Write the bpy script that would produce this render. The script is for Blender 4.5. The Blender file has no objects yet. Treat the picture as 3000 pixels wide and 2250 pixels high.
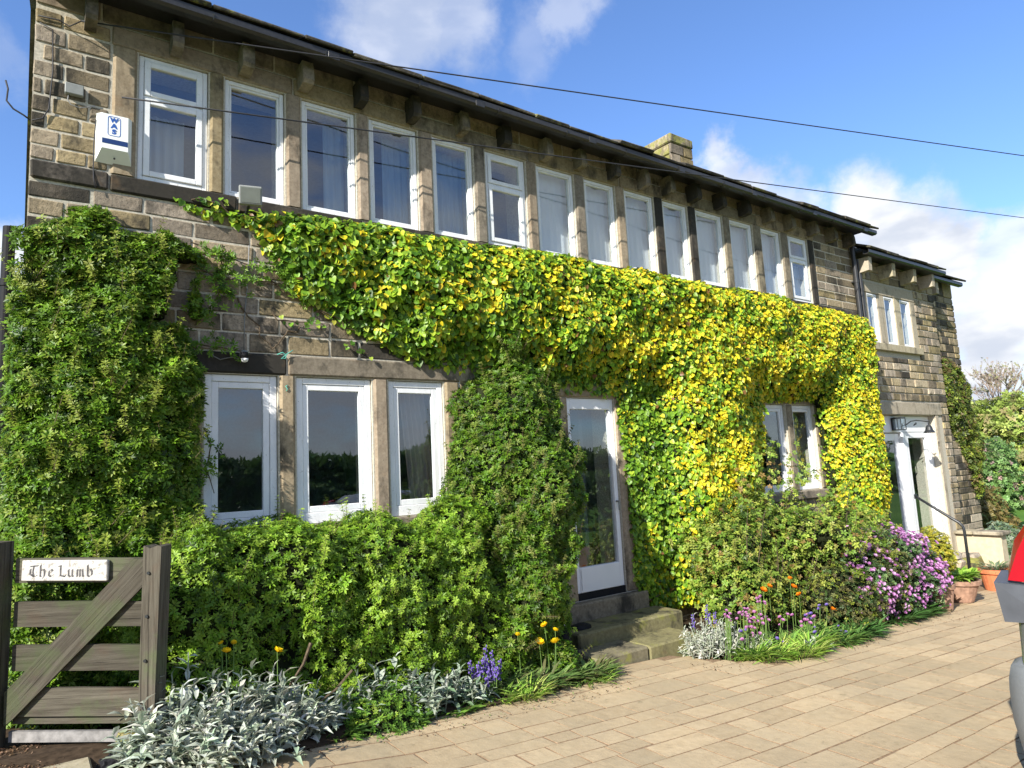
import bpy, math, random
import numpy as np
from mathutils import Vector, Matrix
random.seed(7)
rng = np.random.default_rng(11)
SC = bpy.context.scene
COL = SC.collection
R = math.radians

# ------------------------------------------------------------------ camera
cam_d = bpy.data.cameras.new('camera')
cam = bpy.data.objects.new('camera', cam_d)
COL.objects.link(cam)
rt = Vector((0.81319052, -0.57981965, -0.05030264)); up = Vector((-0.0337139, -0.13321602, 0.99051343)); fw = Vector((0.58102027, 0.80378024, 0.12787799))
M3 = Matrix((rt, up, -fw)).transposed()
cam.matrix_world = Matrix.Translation((0, -5.6, 1.65)) @ M3.to_4x4()
cam_d.sensor_width = 36.0
cam_d.lens = 36.0 * 1984.4 / 3000.0
cam_d.clip_start = 0.05
cam_d.clip_end = 1500
SC.camera = cam

# ------------------------------------------------------------------ sky, sun, exposure
SUN_DIR = Vector((-0.81, -0.305, 0.50)).normalized()
SUN_EL = math.asin(SUN_DIR.z)
world = bpy.data.worlds.new('World'); SC.world = world; world.use_nodes = True
wn = world.node_tree.nodes; wl = world.node_tree.links; wn.clear()
def N(t, **kw):
    n = wn.new(t)
    for k, v in kw.items(): setattr(n, k, v)
    return n
def wmath(op, a, b=None, clamp=False):
    n = N('ShaderNodeMath', operation=op); n.use_clamp = clamp
    for i, s in enumerate((a, b)):
        if s is None: continue
        if isinstance(s, (int, float)): n.inputs[i].default_value = s
        else: wl.new(s, n.inputs[i])
    return n.outputs[0]
def wrange(s, a, b, c=0., d=1., smooth=True):
    n = N('ShaderNodeMapRange'); n.interpolation_type = 'SMOOTHSTEP' if smooth else 'LINEAR'
    wl.new(s, n.inputs[0]); n.inputs[1].default_value = a; n.inputs[2].default_value = b; n.inputs[3].default_value = c; n.inputs[4].default_value = d
    return n.outputs[0]
sky = N('ShaderNodeTexSky', sky_type='NISHITA'); sky.sun_disc = False
sky.sun_elevation = SUN_EL; sky.sun_rotation = math.atan2(SUN_DIR.x, SUN_DIR.y) % (2 * math.pi)
sky.air_density = 1.0; sky.dust_density = 0.35; sky.ozone_density = 2.2
tc = N('ShaderNodeTexCoord')
sep = N('ShaderNodeSeparateXYZ'); wl.new(tc.outputs['Generated'], sep.inputs[0])
# warp the direction with noise so that cloud edges billow
n1 = N('ShaderNodeTexNoise'); n1.inputs['Scale'].default_value = 7.5; n1.inputs['Detail'].default_value = 7; n1.inputs['Roughness'].default_value = 0.62
wl.new(tc.outputs['Generated'], n1.inputs['Vector'])
nsub = N('ShaderNodeVectorMath', operation='SUBTRACT'); wl.new(n1.outputs['Color'], nsub.inputs[0]); nsub.inputs[1].default_value = (.5, .5, .5)
nsc = N('ShaderNodeVectorMath', operation='SCALE'); wl.new(nsub.outputs[0], nsc.inputs[0]); nsc.inputs['Scale'].default_value = 0.17
warp = N('ShaderNodeVectorMath', operation='ADD'); wl.new(tc.outputs['Generated'], warp.inputs[0]); wl.new(nsc.outputs[0], warp.inputs[1])
LOBES = [(0.379,0.714,0.589,0.085,0.60),(0.430,0.681,0.593,0.07,0.50),(0.362,0.741,0.566,0.046,0.35),(0.557,0.586,0.589,0.051,0.4),(0.533,0.629,0.566,0.051,0.22),(0.758,0.529,0.383,0.041,0.80),(0.782,0.511,0.357,0.046,0.80),(0.820,0.474,0.322,0.051,0.70),(0.843,0.431,0.321,0.037,0.20),(0.868,0.398,0.296,0.069,1.00),(0.888,0.373,0.268,0.074,1.00),(0.909,0.337,0.243,0.055,1.00),(0.870,0.421,0.258,0.074,0.90),(0.930,0.293,0.220,0.055,0.80),(0.934,0.268,0.238,0.046,0.80),(0.942,0.281,0.181,0.083,1.00),(0.931,0.320,0.177,0.064,0.85),(0.944,0.306,0.125,0.092,1.00),(0.937,0.336,0.092,0.083,1.00),(-0.025,0.965,0.260,0.064,1.00),(-0.030,0.975,0.221,0.083,1.00),(-0.034,0.887,0.461,0.046,0.20)]
mask = None
for x, y, z, r_, s_ in LOBES:
    dn = N('ShaderNodeVectorMath', operation='DISTANCE'); wl.new(warp.outputs[0], dn.inputs[0])
    v = Vector((x, y, z)).normalized(); dn.inputs[1].default_value = v; r_ = r_*.90
    o = wrange(dn.outputs['Value'], r_ * 1.35, r_ * .45, 0., s_)
    mask = o if mask is None else wmath('MAXIMUM', mask, o)
# the rest of the sky: broken cloud, thicker behind the camera and low down
n2 = N('ShaderNodeTexNoise'); n2.inputs['Scale'].default_value = 2.4; n2.inputs['Detail'].default_value = 8; n2.inputs['Roughness'].default_value = 0.58
mp = N('ShaderNodeMapping'); mp.inputs['Scale'].default_value = (1, 1, 2.2); wl.new(tc.outputs['Generated'], mp.inputs[0]); wl.new(mp.outputs[0], n2.inputs['Vector'])
broken = wrange(n2.outputs[0], .40, .60)
back = wrange(sep.outputs[1], .05, -.45)
gen = wmath('MULTIPLY', broken, back)
low = wrange(sep.outputs[2], .08, .0)
mask = wmath('MAXIMUM', mask, wmath('MULTIPLY', gen, .95))
mask = wmath('MAXIMUM', mask, wmath('MULTIPLY', low, .85), clamp=True)
# cloud colour: bright with grey folds
n3 = N('ShaderNodeTexNoise'); n3.inputs['Scale'].default_value = 9; n3.inputs['Detail'].default_value = 5; wl.new(mp.outputs[0], n3.inputs['Vector'])
fold = wrange(n3.outputs[0], .38, .62)
backgrey = wrange(sep.outputs[1], .15, -.35, 0., .80)
cr = N('ShaderNodeMixRGB'); wl.new(fold, cr.inputs[0]); cr.inputs[1].default_value = (3.6, 3.9, 4.5, 1); cr.inputs[2].default_value = (5.2, 5.3, 5.5, 1)
cg = N('ShaderNodeMixRGB'); wl.new(backgrey, cg.inputs[0]); wl.new(cr.outputs[0], cg.inputs[1]); cg.inputs[2].default_value = (3.6, 3.8, 4.2, 1)
tint = N('ShaderNodeMixRGB', blend_type='MULTIPLY'); tint.inputs[0].default_value = 1; wl.new(sky.outputs[0], tint.inputs[1]); tint.inputs[2].default_value = (.86, 1.04, 1.34, 1)
mixs = N('ShaderNodeMixRGB'); wl.new(mask, mixs.inputs[0]); wl.new(tint.outputs[0], mixs.inputs[1]); wl.new(cg.outputs[0], mixs.inputs[2])
bg = N('ShaderNodeBackground'); bg.inputs['Strength'].default_value = 0.10; wl.new(mixs.outputs[0], bg.inputs[0])
wo = N('ShaderNodeOutputWorld'); wl.new(bg.outputs[0], wo.inputs[0])
sun_d = bpy.data.lights.new('sun', 'SUN'); sun_d.energy = 4.8; sun_d.angle = R(0.5); sun_d.color = (1, .95, .86)
sun = bpy.data.objects.new('sun', sun_d); COL.objects.link(sun)
sun.rotation_euler = (-SUN_DIR).to_track_quat('-Z', 'Y').to_euler(); sun.location = (-8, -6, 9)
SC.view_settings.view_transform = 'Standard'; SC.view_settings.look = 'None'; SC.view_settings.gamma = 1; SC.view_settings.use_curve_mapping = False
SC.view_settings.exposure = 1.0

# ------------------------------------------------------------------ materials
class NT:
    def __init__(s, name):
        s.m = bpy.data.materials.new(name); s.m.use_nodes = True; s.t = s.m.node_tree; s.t.nodes.clear()
        s.out = s.n('ShaderNodeOutputMaterial')
    def n(s, t, **kw):
        x = s.t.nodes.new(t)
        for k, v in kw.items(): setattr(x, k, v)
        return x
    def l(s, a, b): s.t.links.new(a, b)
    def noise(s, vec, scale, detail=4, rough=.55, out='Fac'):
        x = s.n('ShaderNodeTexNoise'); x.inputs['Scale'].default_value = scale; x.inputs['Detail'].default_value = detail; x.inputs['Roughness'].default_value = rough
        if vec is not None: s.l(vec, x.inputs['Vector'])
        return x.outputs[out]
    def rng(s, a, lo, hi, c=0., d=1.):
        x = s.n('ShaderNodeMapRange'); s.l(a, x.inputs[0])
        for i, v in enumerate((lo, hi, c, d)): x.inputs[i + 1].default_value = v
        return x.outputs[0]
    def mix(s, f, a, b, mode='MIX'):
        x = s.n('ShaderNodeMixRGB', blend_type=mode)
        for i, v in enumerate((f, a, b)):
            if isinstance(v, (int, float)): x.inputs[i].default_value = v if i == 0 else (v, v, v, 1)
            elif isinstance(v, tuple): x.inputs[i].default_value = (*v, 1) if len(v) == 3 else v
            else: s.l(v, x.inputs[i])
        return x.outputs[0]
    def math(s, op, a, b=None):
        x = s.n('ShaderNodeMath', operation=op)
        for i, v in enumerate((a, b)):
            if v is None: continue
            if isinstance(v, (int, float)): x.inputs[i].default_value = v
            else: s.l(v, x.inputs[i])
        return x.outputs[0]
    def bsdf(s, col, rough=.8, spec=.3, bump=None, bstr=.3, bdist=.01, metal=0., coat=0.):
        b = s.n('ShaderNodeBsdfPrincipled')
        if isinstance(col, tuple): b.inputs['Base Color'].default_value = (*col, 1)
        else: s.l(col, b.inputs['Base Color'])
        if isinstance(rough, (int, float)): b.inputs['Roughness'].default_value = rough
        else: s.l(rough, b.inputs['Roughness'])
        b.inputs['Specular IOR Level'].default_value = spec; b.inputs['Metallic'].default_value = metal; b.inputs['Coat Weight'].default_value = coat
        if bump is not None:
            q = s.n('ShaderNodeBump'); q.inputs['Strength'].default_value = bstr; q.inputs['Distance'].default_value = bdist; s.l(bump, q.inputs['Height']); s.l(q.outputs[0], b.inputs['Normal'])
        s.l(b.outputs[0], s.out.inputs[0]); return b
def pos(t): return t.n('ShaderNodeNewGeometry').outputs['Position']
def scaled(t, v, sc):
    x = t.n('ShaderNodeMapping'); t.l(v, x.inputs[0]); x.inputs['Scale'].default_value = sc; return x.outputs[0]

def stone_mat(name, c1, c2, soot=.35, sootcol=(.035, .032, .027), vary=.35, zsoot=True, lichen=0., dressed=False):
    t = NT(name); p = pos(t)
    oi = t.n('ShaderNodeObjectInfo')
    big = t.noise(p, 2.3, 4); fine = t.noise(p, 28, 6, .65); grain = t.noise(p, 140, 3, .6)
    col = t.mix(t.rng(fine, .35, .68), c1, c2)
    # stone to stone change
    hsv = t.n('ShaderNodeHueSaturation'); t.l(col, hsv.inputs['Color'])
    t.l(t.rng(oi.outputs['Random'], 0, 1, 1 - vary, 1 + vary), hsv.inputs['Value'])
    w = t.n('ShaderNodeTexWhiteNoise', noise_dimensions='1D'); t.l(oi.outputs['Random'], w.inputs['W'])
    t.l(t.rng(w.outputs['Value'], 0, 1, *((.65, 1.15) if not dressed else (.75, 1.0))), hsv.inputs['Saturation'])
    t.l(t.rng(w.outputs['Value'], 0, 1, .488, .508), hsv.inputs['Hue'])
    col = hsv.outputs[0]
    # soot and weathering patches
    pv = scaled(t, p, (1, 1, .55))
    s1 = t.noise(pv, 3.4, 7, .68)
    sm = t.rng(s1, .57 - soot * .3, .70 - soot * .25)
    col = t.mix(t.math('MULTIPLY', sm, .88), col, sootcol)
    # streaks
    st = t.noise(scaled(t, p, (9, 9, .8)), 1.0, 5, .6)
    col = t.mix(t.math('MULTIPLY', t.rng(st, .56, .74), .45), col, (sootcol[0] * 1.6, sootcol[1] * 1.6, sootcol[2] * 1.5))
    if lichen > 0:
        li = t.noise(p, 6.5, 5, .7)
        col = t.mix(t.math('MULTIPLY', t.rng(li, .60 - lichen * .15, .72 - lichen * .15), .8), col, (.24, .24, .06))
    ochre = t.noise(p, 4.7, 4, .6)
    col = t.mix(t.math('MULTIPLY', t.rng(ochre, .60, .78), .28), col, (.30, .18, .09))
    pit = t.noise(p, 52, 4, .7); col = t.mix(t.math('MULTIPLY', t.rng(pit, .57, .66), .6 if not dressed else .3), col, (sootcol[0]*1.3, sootcol[1]*1.3, sootcol[2]*1.3))
    h = t.math('ADD', t.math('MULTIPLY', fine, .7), t.math('MULTIPLY', grain, .35))
    if not dressed: h = t.math('ADD', h, t.math('MULTIPLY', big, .8))
    t.bsdf(col, .92, .15, h, .75 if not dressed else .4, .012 if not dressed else .005)
    return t.m
M = {}
M['stone'] = stone_mat('weathered_sandstone', (.195, .152, .092), (.335, .265, .165), .25)
M['stone_dark'] = stone_mat('sooty_sandstone', (.09, .075, .052), (.17, .14, .10), .62)
M['stone_warm'] = stone_mat('buff_dressed_sandstone', (.24, .18, .105), (.35, .275, .17), .14, vary=.16, dressed=True)
M['stone_grey'] = stone_mat('grey_dressed_sandstone', (.17, .14, .095), (.27, .225, .155), .24, vary=.2, dressed=True)
M['stone_black'] = stone_mat('black_crusted_sandstone', (.028, .025, .021), (.10, .085, .065), .72, dressed=True)
M['stone_annex'] = stone_mat('pale_sandstone', (.27, .21, .125), (.40, .33, .21), .22, vary=.38)
M['stone_annex_dressed'] = stone_mat('pale_dressed_sandstone', (.33, .28, .18), (.42, .36, .25), .05, vary=.1, dressed=True)
M['stone_step'] = stone_mat('mossy_step_stone', (.17, .15, .075), (.25, .22, .115), .22, vary=.12, lichen=.35, dressed=True)
M['stone_lichen'] = stone_mat('lichened_sandstone', (.22, .18, .09), (.38, .31, .15), .35, lichen=1., vary=.2)
M['rock'] = stone_mat('rockery_stone', (.35, .28, .19), (.50, .42, .30), .15, vary=.3)
def simple(name, col, rough=.6, spec=.4, nscale=30, namp=.12, bump=.15, metal=0., coat=0.):
    t = NT(name); p = pos(t); n = t.noise(p, nscale, 4)
    c = t.mix(t.rng(n, .3, .7), tuple(v * (1 - namp) for v in col), tuple(min(1, v * (1 + namp)) for v in col))
    t.bsdf(c, rough, spec, n, bump, .003, metal, coat); return t.m
M['mortar'] = simple('lime_mortar', (.46, .42, .34), .95, .1, 60, .25, .5)
M['mortar_grey'] = simple('grey_mortar', (.24, .215, .17), .95, .1, 60, .25, .5)
def paint_white():
    t = NT('worn_white_paint'); p = pos(t)
    n = t.noise(scaled(t, p, (1, 1, .4)), 9, 6, .7); f = t.noise(p, 55, 5, .7)
    c = t.mix(t.rng(n, .35, .7), (.70, .71, .72), (.83, .83, .83))
    c = t.mix(t.math('MULTIPLY', t.rng(f, .61, .69), .75), c, (.36, .35, .30))
    t.bsdf(c, .5, .4, f, .25, .003); return t.m
M['white'] = paint_white()
M['white_door'] = simple('white_upvc', (.80, .80, .81), .35, .5, 3, .03, .02)
M['black_metal'] = simple('black_gutter_paint', (.022, .022, .023), .38, .5, 40, .3, .1)
M['black_plastic'] = simple('black_plastic', (.012, .012, .014), .7, .2, 30, .2, .05)
M['slate'] = stone_mat('stone_slate', (.06, .055, .045), (.13, .115, .09), .5, vary=.4, lichen=.25)
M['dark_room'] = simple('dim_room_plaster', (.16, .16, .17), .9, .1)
M['wood_gate'] = None
def wood(name, sc):
    t = NT(name); p = pos(t); oi = t.n('ShaderNodeObjectInfo')
    mpn = t.n('ShaderNodeMapping'); t.l(p, mpn.inputs[0]); mpn.inputs['Rotation'].default_value = (0, 0, R(35.9)) if sc != 'brace' else (0, 0, R(35.9))
    v = mpn.outputs[0]
    if sc == 'brace':
        m2 = t.n('ShaderNodeMapping'); t.l(v, m2.inputs[0]); m2.inputs['Rotation'].default_value = (0, R(46), 0); v = m2.outputs[0]
    vv = scaled(t, v, (1.2, 26, 26) if sc != 'post' else (26, 26, 1.2))
    g = t.noise(vv, 2.2, 7, .7); ck = t.noise(scaled(t, v, (.8, 60, 60) if sc != 'post' else (60, 60, .8)), 1.6, 4, .6)
    b = t.noise(p, 6, 5, .65); gr = t.noise(p, 4.2, 5, .65)
    c = t.mix(t.rng(g, .32, .68), (.040, .034, .025), (.105, .094, .072))
    c = t.mix(t.math('MULTIPLY', t.rng(b, .54, .72), .25), c, (.10, .055, .035))
    c = t.mix(t.math('MULTIPLY', t.rng(gr, .48, .62), .6), c, (.07, .088, .04))
    c = t.mix(t.math('MULTIPLY', t.rng(ck, .60, .66), .8), c, (.012, .010, .008))
    hs = t.n('ShaderNodeHueSaturation'); t.l(c, hs.inputs['Color']); t.l(t.rng(oi.outputs['Random'], 0, 1, .85, 1.25), hs.inputs['Value'])
    t.bsdf(hs.outputs[0], .88, .15, g, .7, .008); return t.m
M['wood_post'] = wood('weathered_post_timber', 'post'); M['wood_brace'] = wood('weathered_brace_timber', 'brace')
M['wood_gate'] = wood('weathered_gate_timber', 'rail')
M['wood_grey'] = simple('silvered_board', (.22, .21, .20), .85, .2, 25, .35, .4)
def sign_mat():
    t = NT('peeling_white_sign_paint'); p = pos(t); n = t.noise(p, 38, 6, .7); n2 = t.noise(p, 9, 4)
    c = t.mix(t.rng(n2, .3, .7), (.38, .36, .33), (.52, .50, .46))
    c = t.mix(t.math('MULTIPLY', t.rng(n, .53, .60), .85), c, (.22, .20, .17)); t.bsdf(c, .7, .3, n, .4, .003); return t.m
M['sign'] = sign_mat()
M['letter'] = simple('faded_black_lettering', (.09, .085, .085), .7, .2, 80, .5, .1)
M['blue'] = simple('blue_print', (.03, .10, .36), .45, .4, 10, .05, .02)
M['navy'] = simple('navy_strip', (.012, .035, .13), .35, .5, 10, .1, .02)
M['box_white'] = simple('white_alarm_plastic', (.76, .78, .74), .4, .4, 8, .04, .03)
M['grey_plastic'] = simple('grey_plastic', (.22, .23, .22), .55, .4, 30, .1, .05)
M['terracotta'] = simple('terracotta', (.52, .17, .075), .8, .2, 18, .18, .2)
M['old_clay'] = simple('weathered_clay', (.33, .20, .14), .85, .2, 16, .3, .3)
M['soil'] = simple('bed_soil', (.055, .038, .024), .95, .1, 22, .45, .9)
M['bark'] = simple('shrub_bark', (.10, .075, .05), .9, .1, 40, .4, .6)
M['render_cream'] = simple('cream_render', (.47, .40, .28), .9, .15, 14, .12, .3)
M['iron'] = simple('black_painted_iron', (.02, .022, .024), .35, .5, 40, .2, .1)
M['string'] = simple('green_garden_string', (.10, .42, .34), .7, .3)
M['cable'] = simple('grey_cable', (.20, .20, .20), .6, .3)
M['cable_dark'] = simple('dark_cable', (.03, .03, .035), .6, .3)
M['lampglass'] = simple('floodlight_lens', (.13, .14, .12), .3, .6, 14, .1, .02)
def glass():
    t = NT('window_glass'); p = pos(t)
    f = t.n('ShaderNodeFresnel'); f.inputs['IOR'].default_value = 2.35
    n = t.noise(p, 1.6, 2); q = t.n('ShaderNodeBump'); q.inputs['Strength'].default_value = .08; q.inputs['Distance'].default_value = .02; t.l(n, q.inputs['Height'])
    t.l(q.outputs[0], f.inputs['Normal'])
    g = t.n('ShaderNodeBsdfGlossy'); g.inputs['Roughness'].default_value = .015; g.inputs['Color'].default_value = (.93, .96, 1, 1); t.l(q.outputs[0], g.inputs['Normal'])
    tr = t.n('ShaderNodeBsdfTransparent'); tr.inputs[0].default_value = (.93, .96, .97, 1)
    bf = t.n('ShaderNodeNewGeometry').outputs['Backfacing']; ff = t.math('MULTIPLY', f.outputs[0], t.math('SUBTRACT', 1., bf))
    m = t.n('ShaderNodeMixShader'); t.l(ff, m.inputs[0]); t.l(tr.outputs[0], m.inputs[1]); t.l(g.outputs[0], m.inputs[2])
    t.l(m.outputs[0], t.out.inputs[0]); return t.m
M['glass'] = glass()
def curtain(name, col, alpha=1.):
    t = NT(name); d = t.n('ShaderNodeBsdfDiffuse'); d.inputs[0].default_value = (*col, 1)
    tr = t.n('ShaderNodeBsdfTranslucent'); tr.inputs[0].default_value = (*col, 1)
    m = t.n('ShaderNodeMixShader'); m.inputs[0].default_value = .35; t.l(d.outputs[0], m.inputs[1]); t.l(tr.outputs[0], m.inputs[2])
    t.l(m.outputs[0], t.out.inputs[0]); return t.m
M['net'] = curtain('white_net', (.87, .88, .90)); M['net_dim'] = curtain('grey_blue_net', (.36, .43, .52)); M['curt_pink'] = curtain('striped_curtain', (.36, .30, .28))
def leafmat(name, trans=.30, rough=.45, spec=.32, back=None):
    t = NT(name); a = t.n('ShaderNodeAttribute', attribute_name='Col')
    b = t.n('ShaderNodeBsdfPrincipled'); t.l(a.outputs['Color'], b.inputs['Base Color']); b.inputs['Roughness'].default_value = rough; b.inputs['Specular IOR Level'].default_value = spec
    tr = t.n('ShaderNodeBsdfTranslucent'); g = t.n('ShaderNodeGamma'); t.l(a.outputs['Color'], g.inputs[0]); g.inputs[1].default_value = .85; t.l(g.outputs[0], tr.inputs[0])
    m = t.n('ShaderNodeMixShader'); m.inputs[0].default_value = trans; t.l(b.outputs[0], m.inputs[1]); t.l(tr.outputs[0], m.inputs[2]); t.l(m.outputs[0], t.out.inputs[0]); return t.m
M['leaf'] = leafmat('glossy_leaf'); M['ivy'] = leafmat('ivy_leaf', .32, .42, .35); M['felt'] = leafmat('felted_silver_leaf', .15, .9, .1)
M['petal'] = leafmat('petal', .35, .7, .2); M['grass'] = leafmat('grass_blade', .35, .5, .3)
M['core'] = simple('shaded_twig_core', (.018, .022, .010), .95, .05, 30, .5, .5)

# ------------------------------------------------------------------ object helpers
def root(name, label, cat, loc, group=None, kind=None):
    o = bpy.data.objects.new(name, None); o.empty_display_size = .1; o.location = loc; COL.objects.link(o)
    tag(o, label, cat, group, kind); return o
def tag(o, label=None, cat=None, group=None, kind=None):
    if label: o['label'] = label
    if cat: o['category'] = cat
    if group: o['group'] = group
    if kind: o['kind'] = kind
    return o
def wloc(o):
    v = Vector((0, 0, 0))
    while o is not None: v = v + o.location; o = o.parent
    return v
def link(name, me, mat, parent=None, loc=None, kind=None, label=None):
    """mesh with world coordinates (loc None) or with its own origin at loc"""
    o = bpy.data.objects.new(name, me)
    if mat is not None:
        if not me.materials: me.materials.append(mat)
    COL.objects.link(o)
    w = Vector(loc) if loc is not None else Vector((0, 0, 0))
    if parent is not None:
        o.parent = parent; w = w - wloc(parent)
    o.location = w
    if kind: o['kind'] = kind
    if label: o['label'] = label
    return o
def mesh(name, V, F, smooth=False):
    me = bpy.data.meshes.new(name); me.from_pydata([tuple(v) for v in V], [], F); me.update()
    if smooth:
        me.polygons.foreach_set('use_smooth', [True] * len(me.polygons))
    return me
class MB:
    def __init__(s): s.V = []; s.F = []
    def box(s, x0, y0, z0, x1, y1, z1):
        i = len(s.V); s.V += [(x0, y0, z0), (x1, y0, z0), (x1, y1, z0), (x0, y1, z0), (x0, y0, z1), (x1, y0, z1), (x1, y1, z1), (x0, y1, z1)]
        s.F += [(i, i+3, i+2, i+1), (i+4, i+5, i+6, i+7), (i, i+1, i+5, i+4), (i+1, i+2, i+6, i+5), (i+2, i+3, i+7, i+6), (i+3, i, i+4, i+7)]; return s
    def cbox(s, x0, y0, z0, x1, y1, z1, c=.008, j=0.):
        """box with chamfered edges (24 verts)"""
        i = len(s.V); P = []
        for (sx, X) in ((1, x0), (-1, x1)):
            for (sy, Y) in ((1, y0), (-1, y1)):
                for (sz, Z) in ((1, z0), (-1, z1)):
                    jx, jy, jz = (random.uniform(-j, j) for _ in range(3))
                    X2, Y2, Z2 = X + jx, Y + jy, Z + jz
                    P += [(X2, Y2 + sy*c, Z2 + sz*c), (X2 + sx*c, Y2, Z2 + sz*c), (X2 + sx*c, Y2 + sy*c, Z2)]
        s.V += P
        k = lambda a, b, cc, w: i + ((a*2 + b)*2 + cc)*3 + w
        for a in (0, 1):
            f = [k(a,0,0,0), k(a,0,1,0), k(a,1,1,0), k(a,1,0,0)]; s.F.append(tuple(f if a == 0 else f[::-1]))
            f = [k(0,a,0,1), k(1,a,0,1), k(1,a,1,1), k(0,a,1,1)]; s.F.append(tuple(f if a == 0 else f[::-1]))
            f = [k(0,0,a,2), k(0,1,a,2), k(1,1,a,2), k(1,0,a,2)]; s.F.append(tuple(f if a == 0 else f[::-1]))
        for a in (0, 1):
            for b in (0, 1):
                f = [k(a,b,0,0), k(a,b,0,1), k(a,b,1,1), k(a,b,1,0)]; s.F.append(tuple(f if a == b else f[::-1]))
                f = [k(a,0,b,0), k(a,1,b,0), k(a,1,b,2), k(a,0,b,2)]; s.F.append(tuple(f if a == b else f[::-1]))
                f = [k(0,a,b,2), k(1,a,b,2), k(1,a,b,1), k(0,a,b,1)]; s.F.append(tuple(f if a == b else f[::-1]))
                for cc in (0, 1):
                    f = [k(a,b,cc,0), k(a,b,cc,1), k(a,b,cc,2)]; s.F.append(tuple(f if (a+b+cc) % 2 == 0 else f[::-1]))
        return s
    def tube(s, pts, r, n=8, cap=True):
        pts = [Vector(p) for p in pts]; rs = r if isinstance(r, (list, tuple)) else [r] * len(pts); i0 = len(s.V)
        prev = None
        for a, p in enumerate(pts):
            d = (pts[min(a+1, len(pts)-1)] - pts[max(a-1, 0)]).normalized()
            if prev is None: u = d.orthogonal().normalized()
            else: u = (prev - d * prev.dot(d)).normalized()
            prev = u; v = d.cross(u)
            for q in range(n):
                an = 2*math.pi*q/n; s.V.append(tuple(p + (u*math.cos(an) + v*math.sin(an)) * rs[a]))
        for a in range(len(pts)-1):
            for q in range(n):
                s.F.append((i0+a*n+q, i0+a*n+(q+1) % n, i0+(a+1)*n+(q+1) % n, i0+(a+1)*n+q))
        if cap: s.F.append(tuple(i0+q for q in range(n))[::-1]); s.F.append(tuple(i0+(len(pts)-1)*n+q for q in range(n)))
        return s
    def lathe(s, c, prof, n=20, rot=None):
        i0 = len(s.V); c = Vector(c)
        for (r_, z) in prof:
            for q in range(n):
                an = 2*math.pi*q/n; p = Vector((r_*math.cos(an), r_*math.sin(an), z))
                if rot is not None: p = rot @ p
                s.V.append(tuple(c + p))
        for a in range(len(prof)-1):
            for q in range(n): s.F.append((i0+a*n+q, i0+a*n+(q+1) % n, i0+(a+1)*n+(q+1) % n, i0+(a+1)*n+q))
        s.F.append(tuple(i0+q for q in range(n))[::-1]); s.F.append(tuple(i0+(len(prof)-1)*n+q for q in range(n)))
        return s
    def prism(s, poly, axis_from, axis_to, plane='YZ'):
        """extrude a closed 2d poly (YZ) along X, or (XZ) along Y"""
        i0 = len(s.V); n = len(poly)
        for e in (axis_from, axis_to):
            for (a, b) in poly: s.V.append((e, a, b) if plane == 'YZ' else ((a, e, b) if plane == 'XZ' else (a, b, e)))
        for q in range(n): s.F.append((i0+q, i0+(q+1) % n, i0+n+(q+1) % n, i0+n+q))
        s.F.append(tuple(i0+q for q in range(n))[::-1]); s.F.append(tuple(i0+n+q for q in range(n)))
        return s
    def build(s, name, mat, parent=None, loc=None, kind=None, label=None, smooth=False, M4=None):
        V = s.V if M4 is None else [tuple(M4 @ Vector(v)) for v in s.V]
        o = link(name, mesh(name, V, s.F, smooth), mat, parent, loc, kind, label); return o

# value noise in numpy
def _h(ix, iy, iz, seed):
    n = (ix * 374761393 + iy * 668265263 + iz * 2147483647 + seed * 1274126177) & 0xffffffff
    n = ((n ^ (n >> 13)) * 1274126177) & 0xffffffff
    return ((n ^ (n >> 16)) & 0xffff) / 65535.0
def vnoise(P, scale, seed=0):
    Q = P * scale; I = np.floor(Q).astype(np.int64); f = Q - I; f = f*f*(3-2*f); o = 0
    for dx in (0, 1):
        for dy in (0, 1):
            for dz in (0, 1):
                w = (f[:, 0] if dx else 1-f[:, 0]) * (f[:, 1] if dy else 1-f[:, 1]) * (f[:, 2] if dz else 1-f[:, 2])
                o = o + w * _h(I[:, 0]+dx, I[:, 1]+dy, I[:, 2]+dz, seed)
    return o
def gz(X):
    return float(np.interp(X, [-12, -3, 0, .9, 2, 4.0, 4.8, 14, 40], [.5, .36, .28, .17, .02, -.11, -.15, -.656, -1.2]))
def gzn(X): return np.interp(X, [-12, -3, 0, .9, 2, 4.0, 4.8, 14, 40], [.5, .36, .28, .17, .02, -.11, -.15, -.656, -1.2])

# ------------------------------------------------------------------ terrain
def terrain():
    xs = np.unique(np.concatenate([np.linspace(-400, -20, 20), np.linspace(-20, 30, 51), np.linspace(30, 400, 20)]))
    ys = np.unique(np.concatenate([np.linspace(-400, -20, 18), np.linspace(-20, 20, 41), np.linspace(20, 120, 35), np.linspace(120, 400, 8)]))
    X, Y = np.meshgrid(xs, ys)
    Z = gzn(X) - .05
    t = np.clip((Y - 13) / 75, 0, 1); t = t*t*(3-2*t); fx = np.clip((38 - X) / 45, 0, 1); fx = fx*fx*(3-2*fx)
    Z = Z + 19.5 * t * fx
    tb = np.clip((-Y - 22) / 60, 0, 1); Z = Z + 3.0 * tb*tb*(3-2*tb)
    V = np.stack([X.ravel(), Y.ravel(), Z.ravel()], 1); n = len(xs)
    F = [(j*n+i, j*n+i+1, (j+1)*n+i+1, (j+1)*n+i) for j in range(len(ys)-1) for i in range(n-1)]
    return mesh('ground', V, F, True)
def grass_mat():
    t = NT('meadow_grass'); p = pos(t); a = t.noise(p, .35, 5); b = t.noise(p, 9, 5, .7)
    c = t.mix(t.rng(a, .35, .65), (.07, .16, .025), (.12, .24, .04)); c = t.mix(t.math('MULTIPLY', t.rng(b, .3, .7), .5), c, (.05, .10, .02))
    t.bsdf(c, .9, .1, b, .6, .03); return t.m
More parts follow.
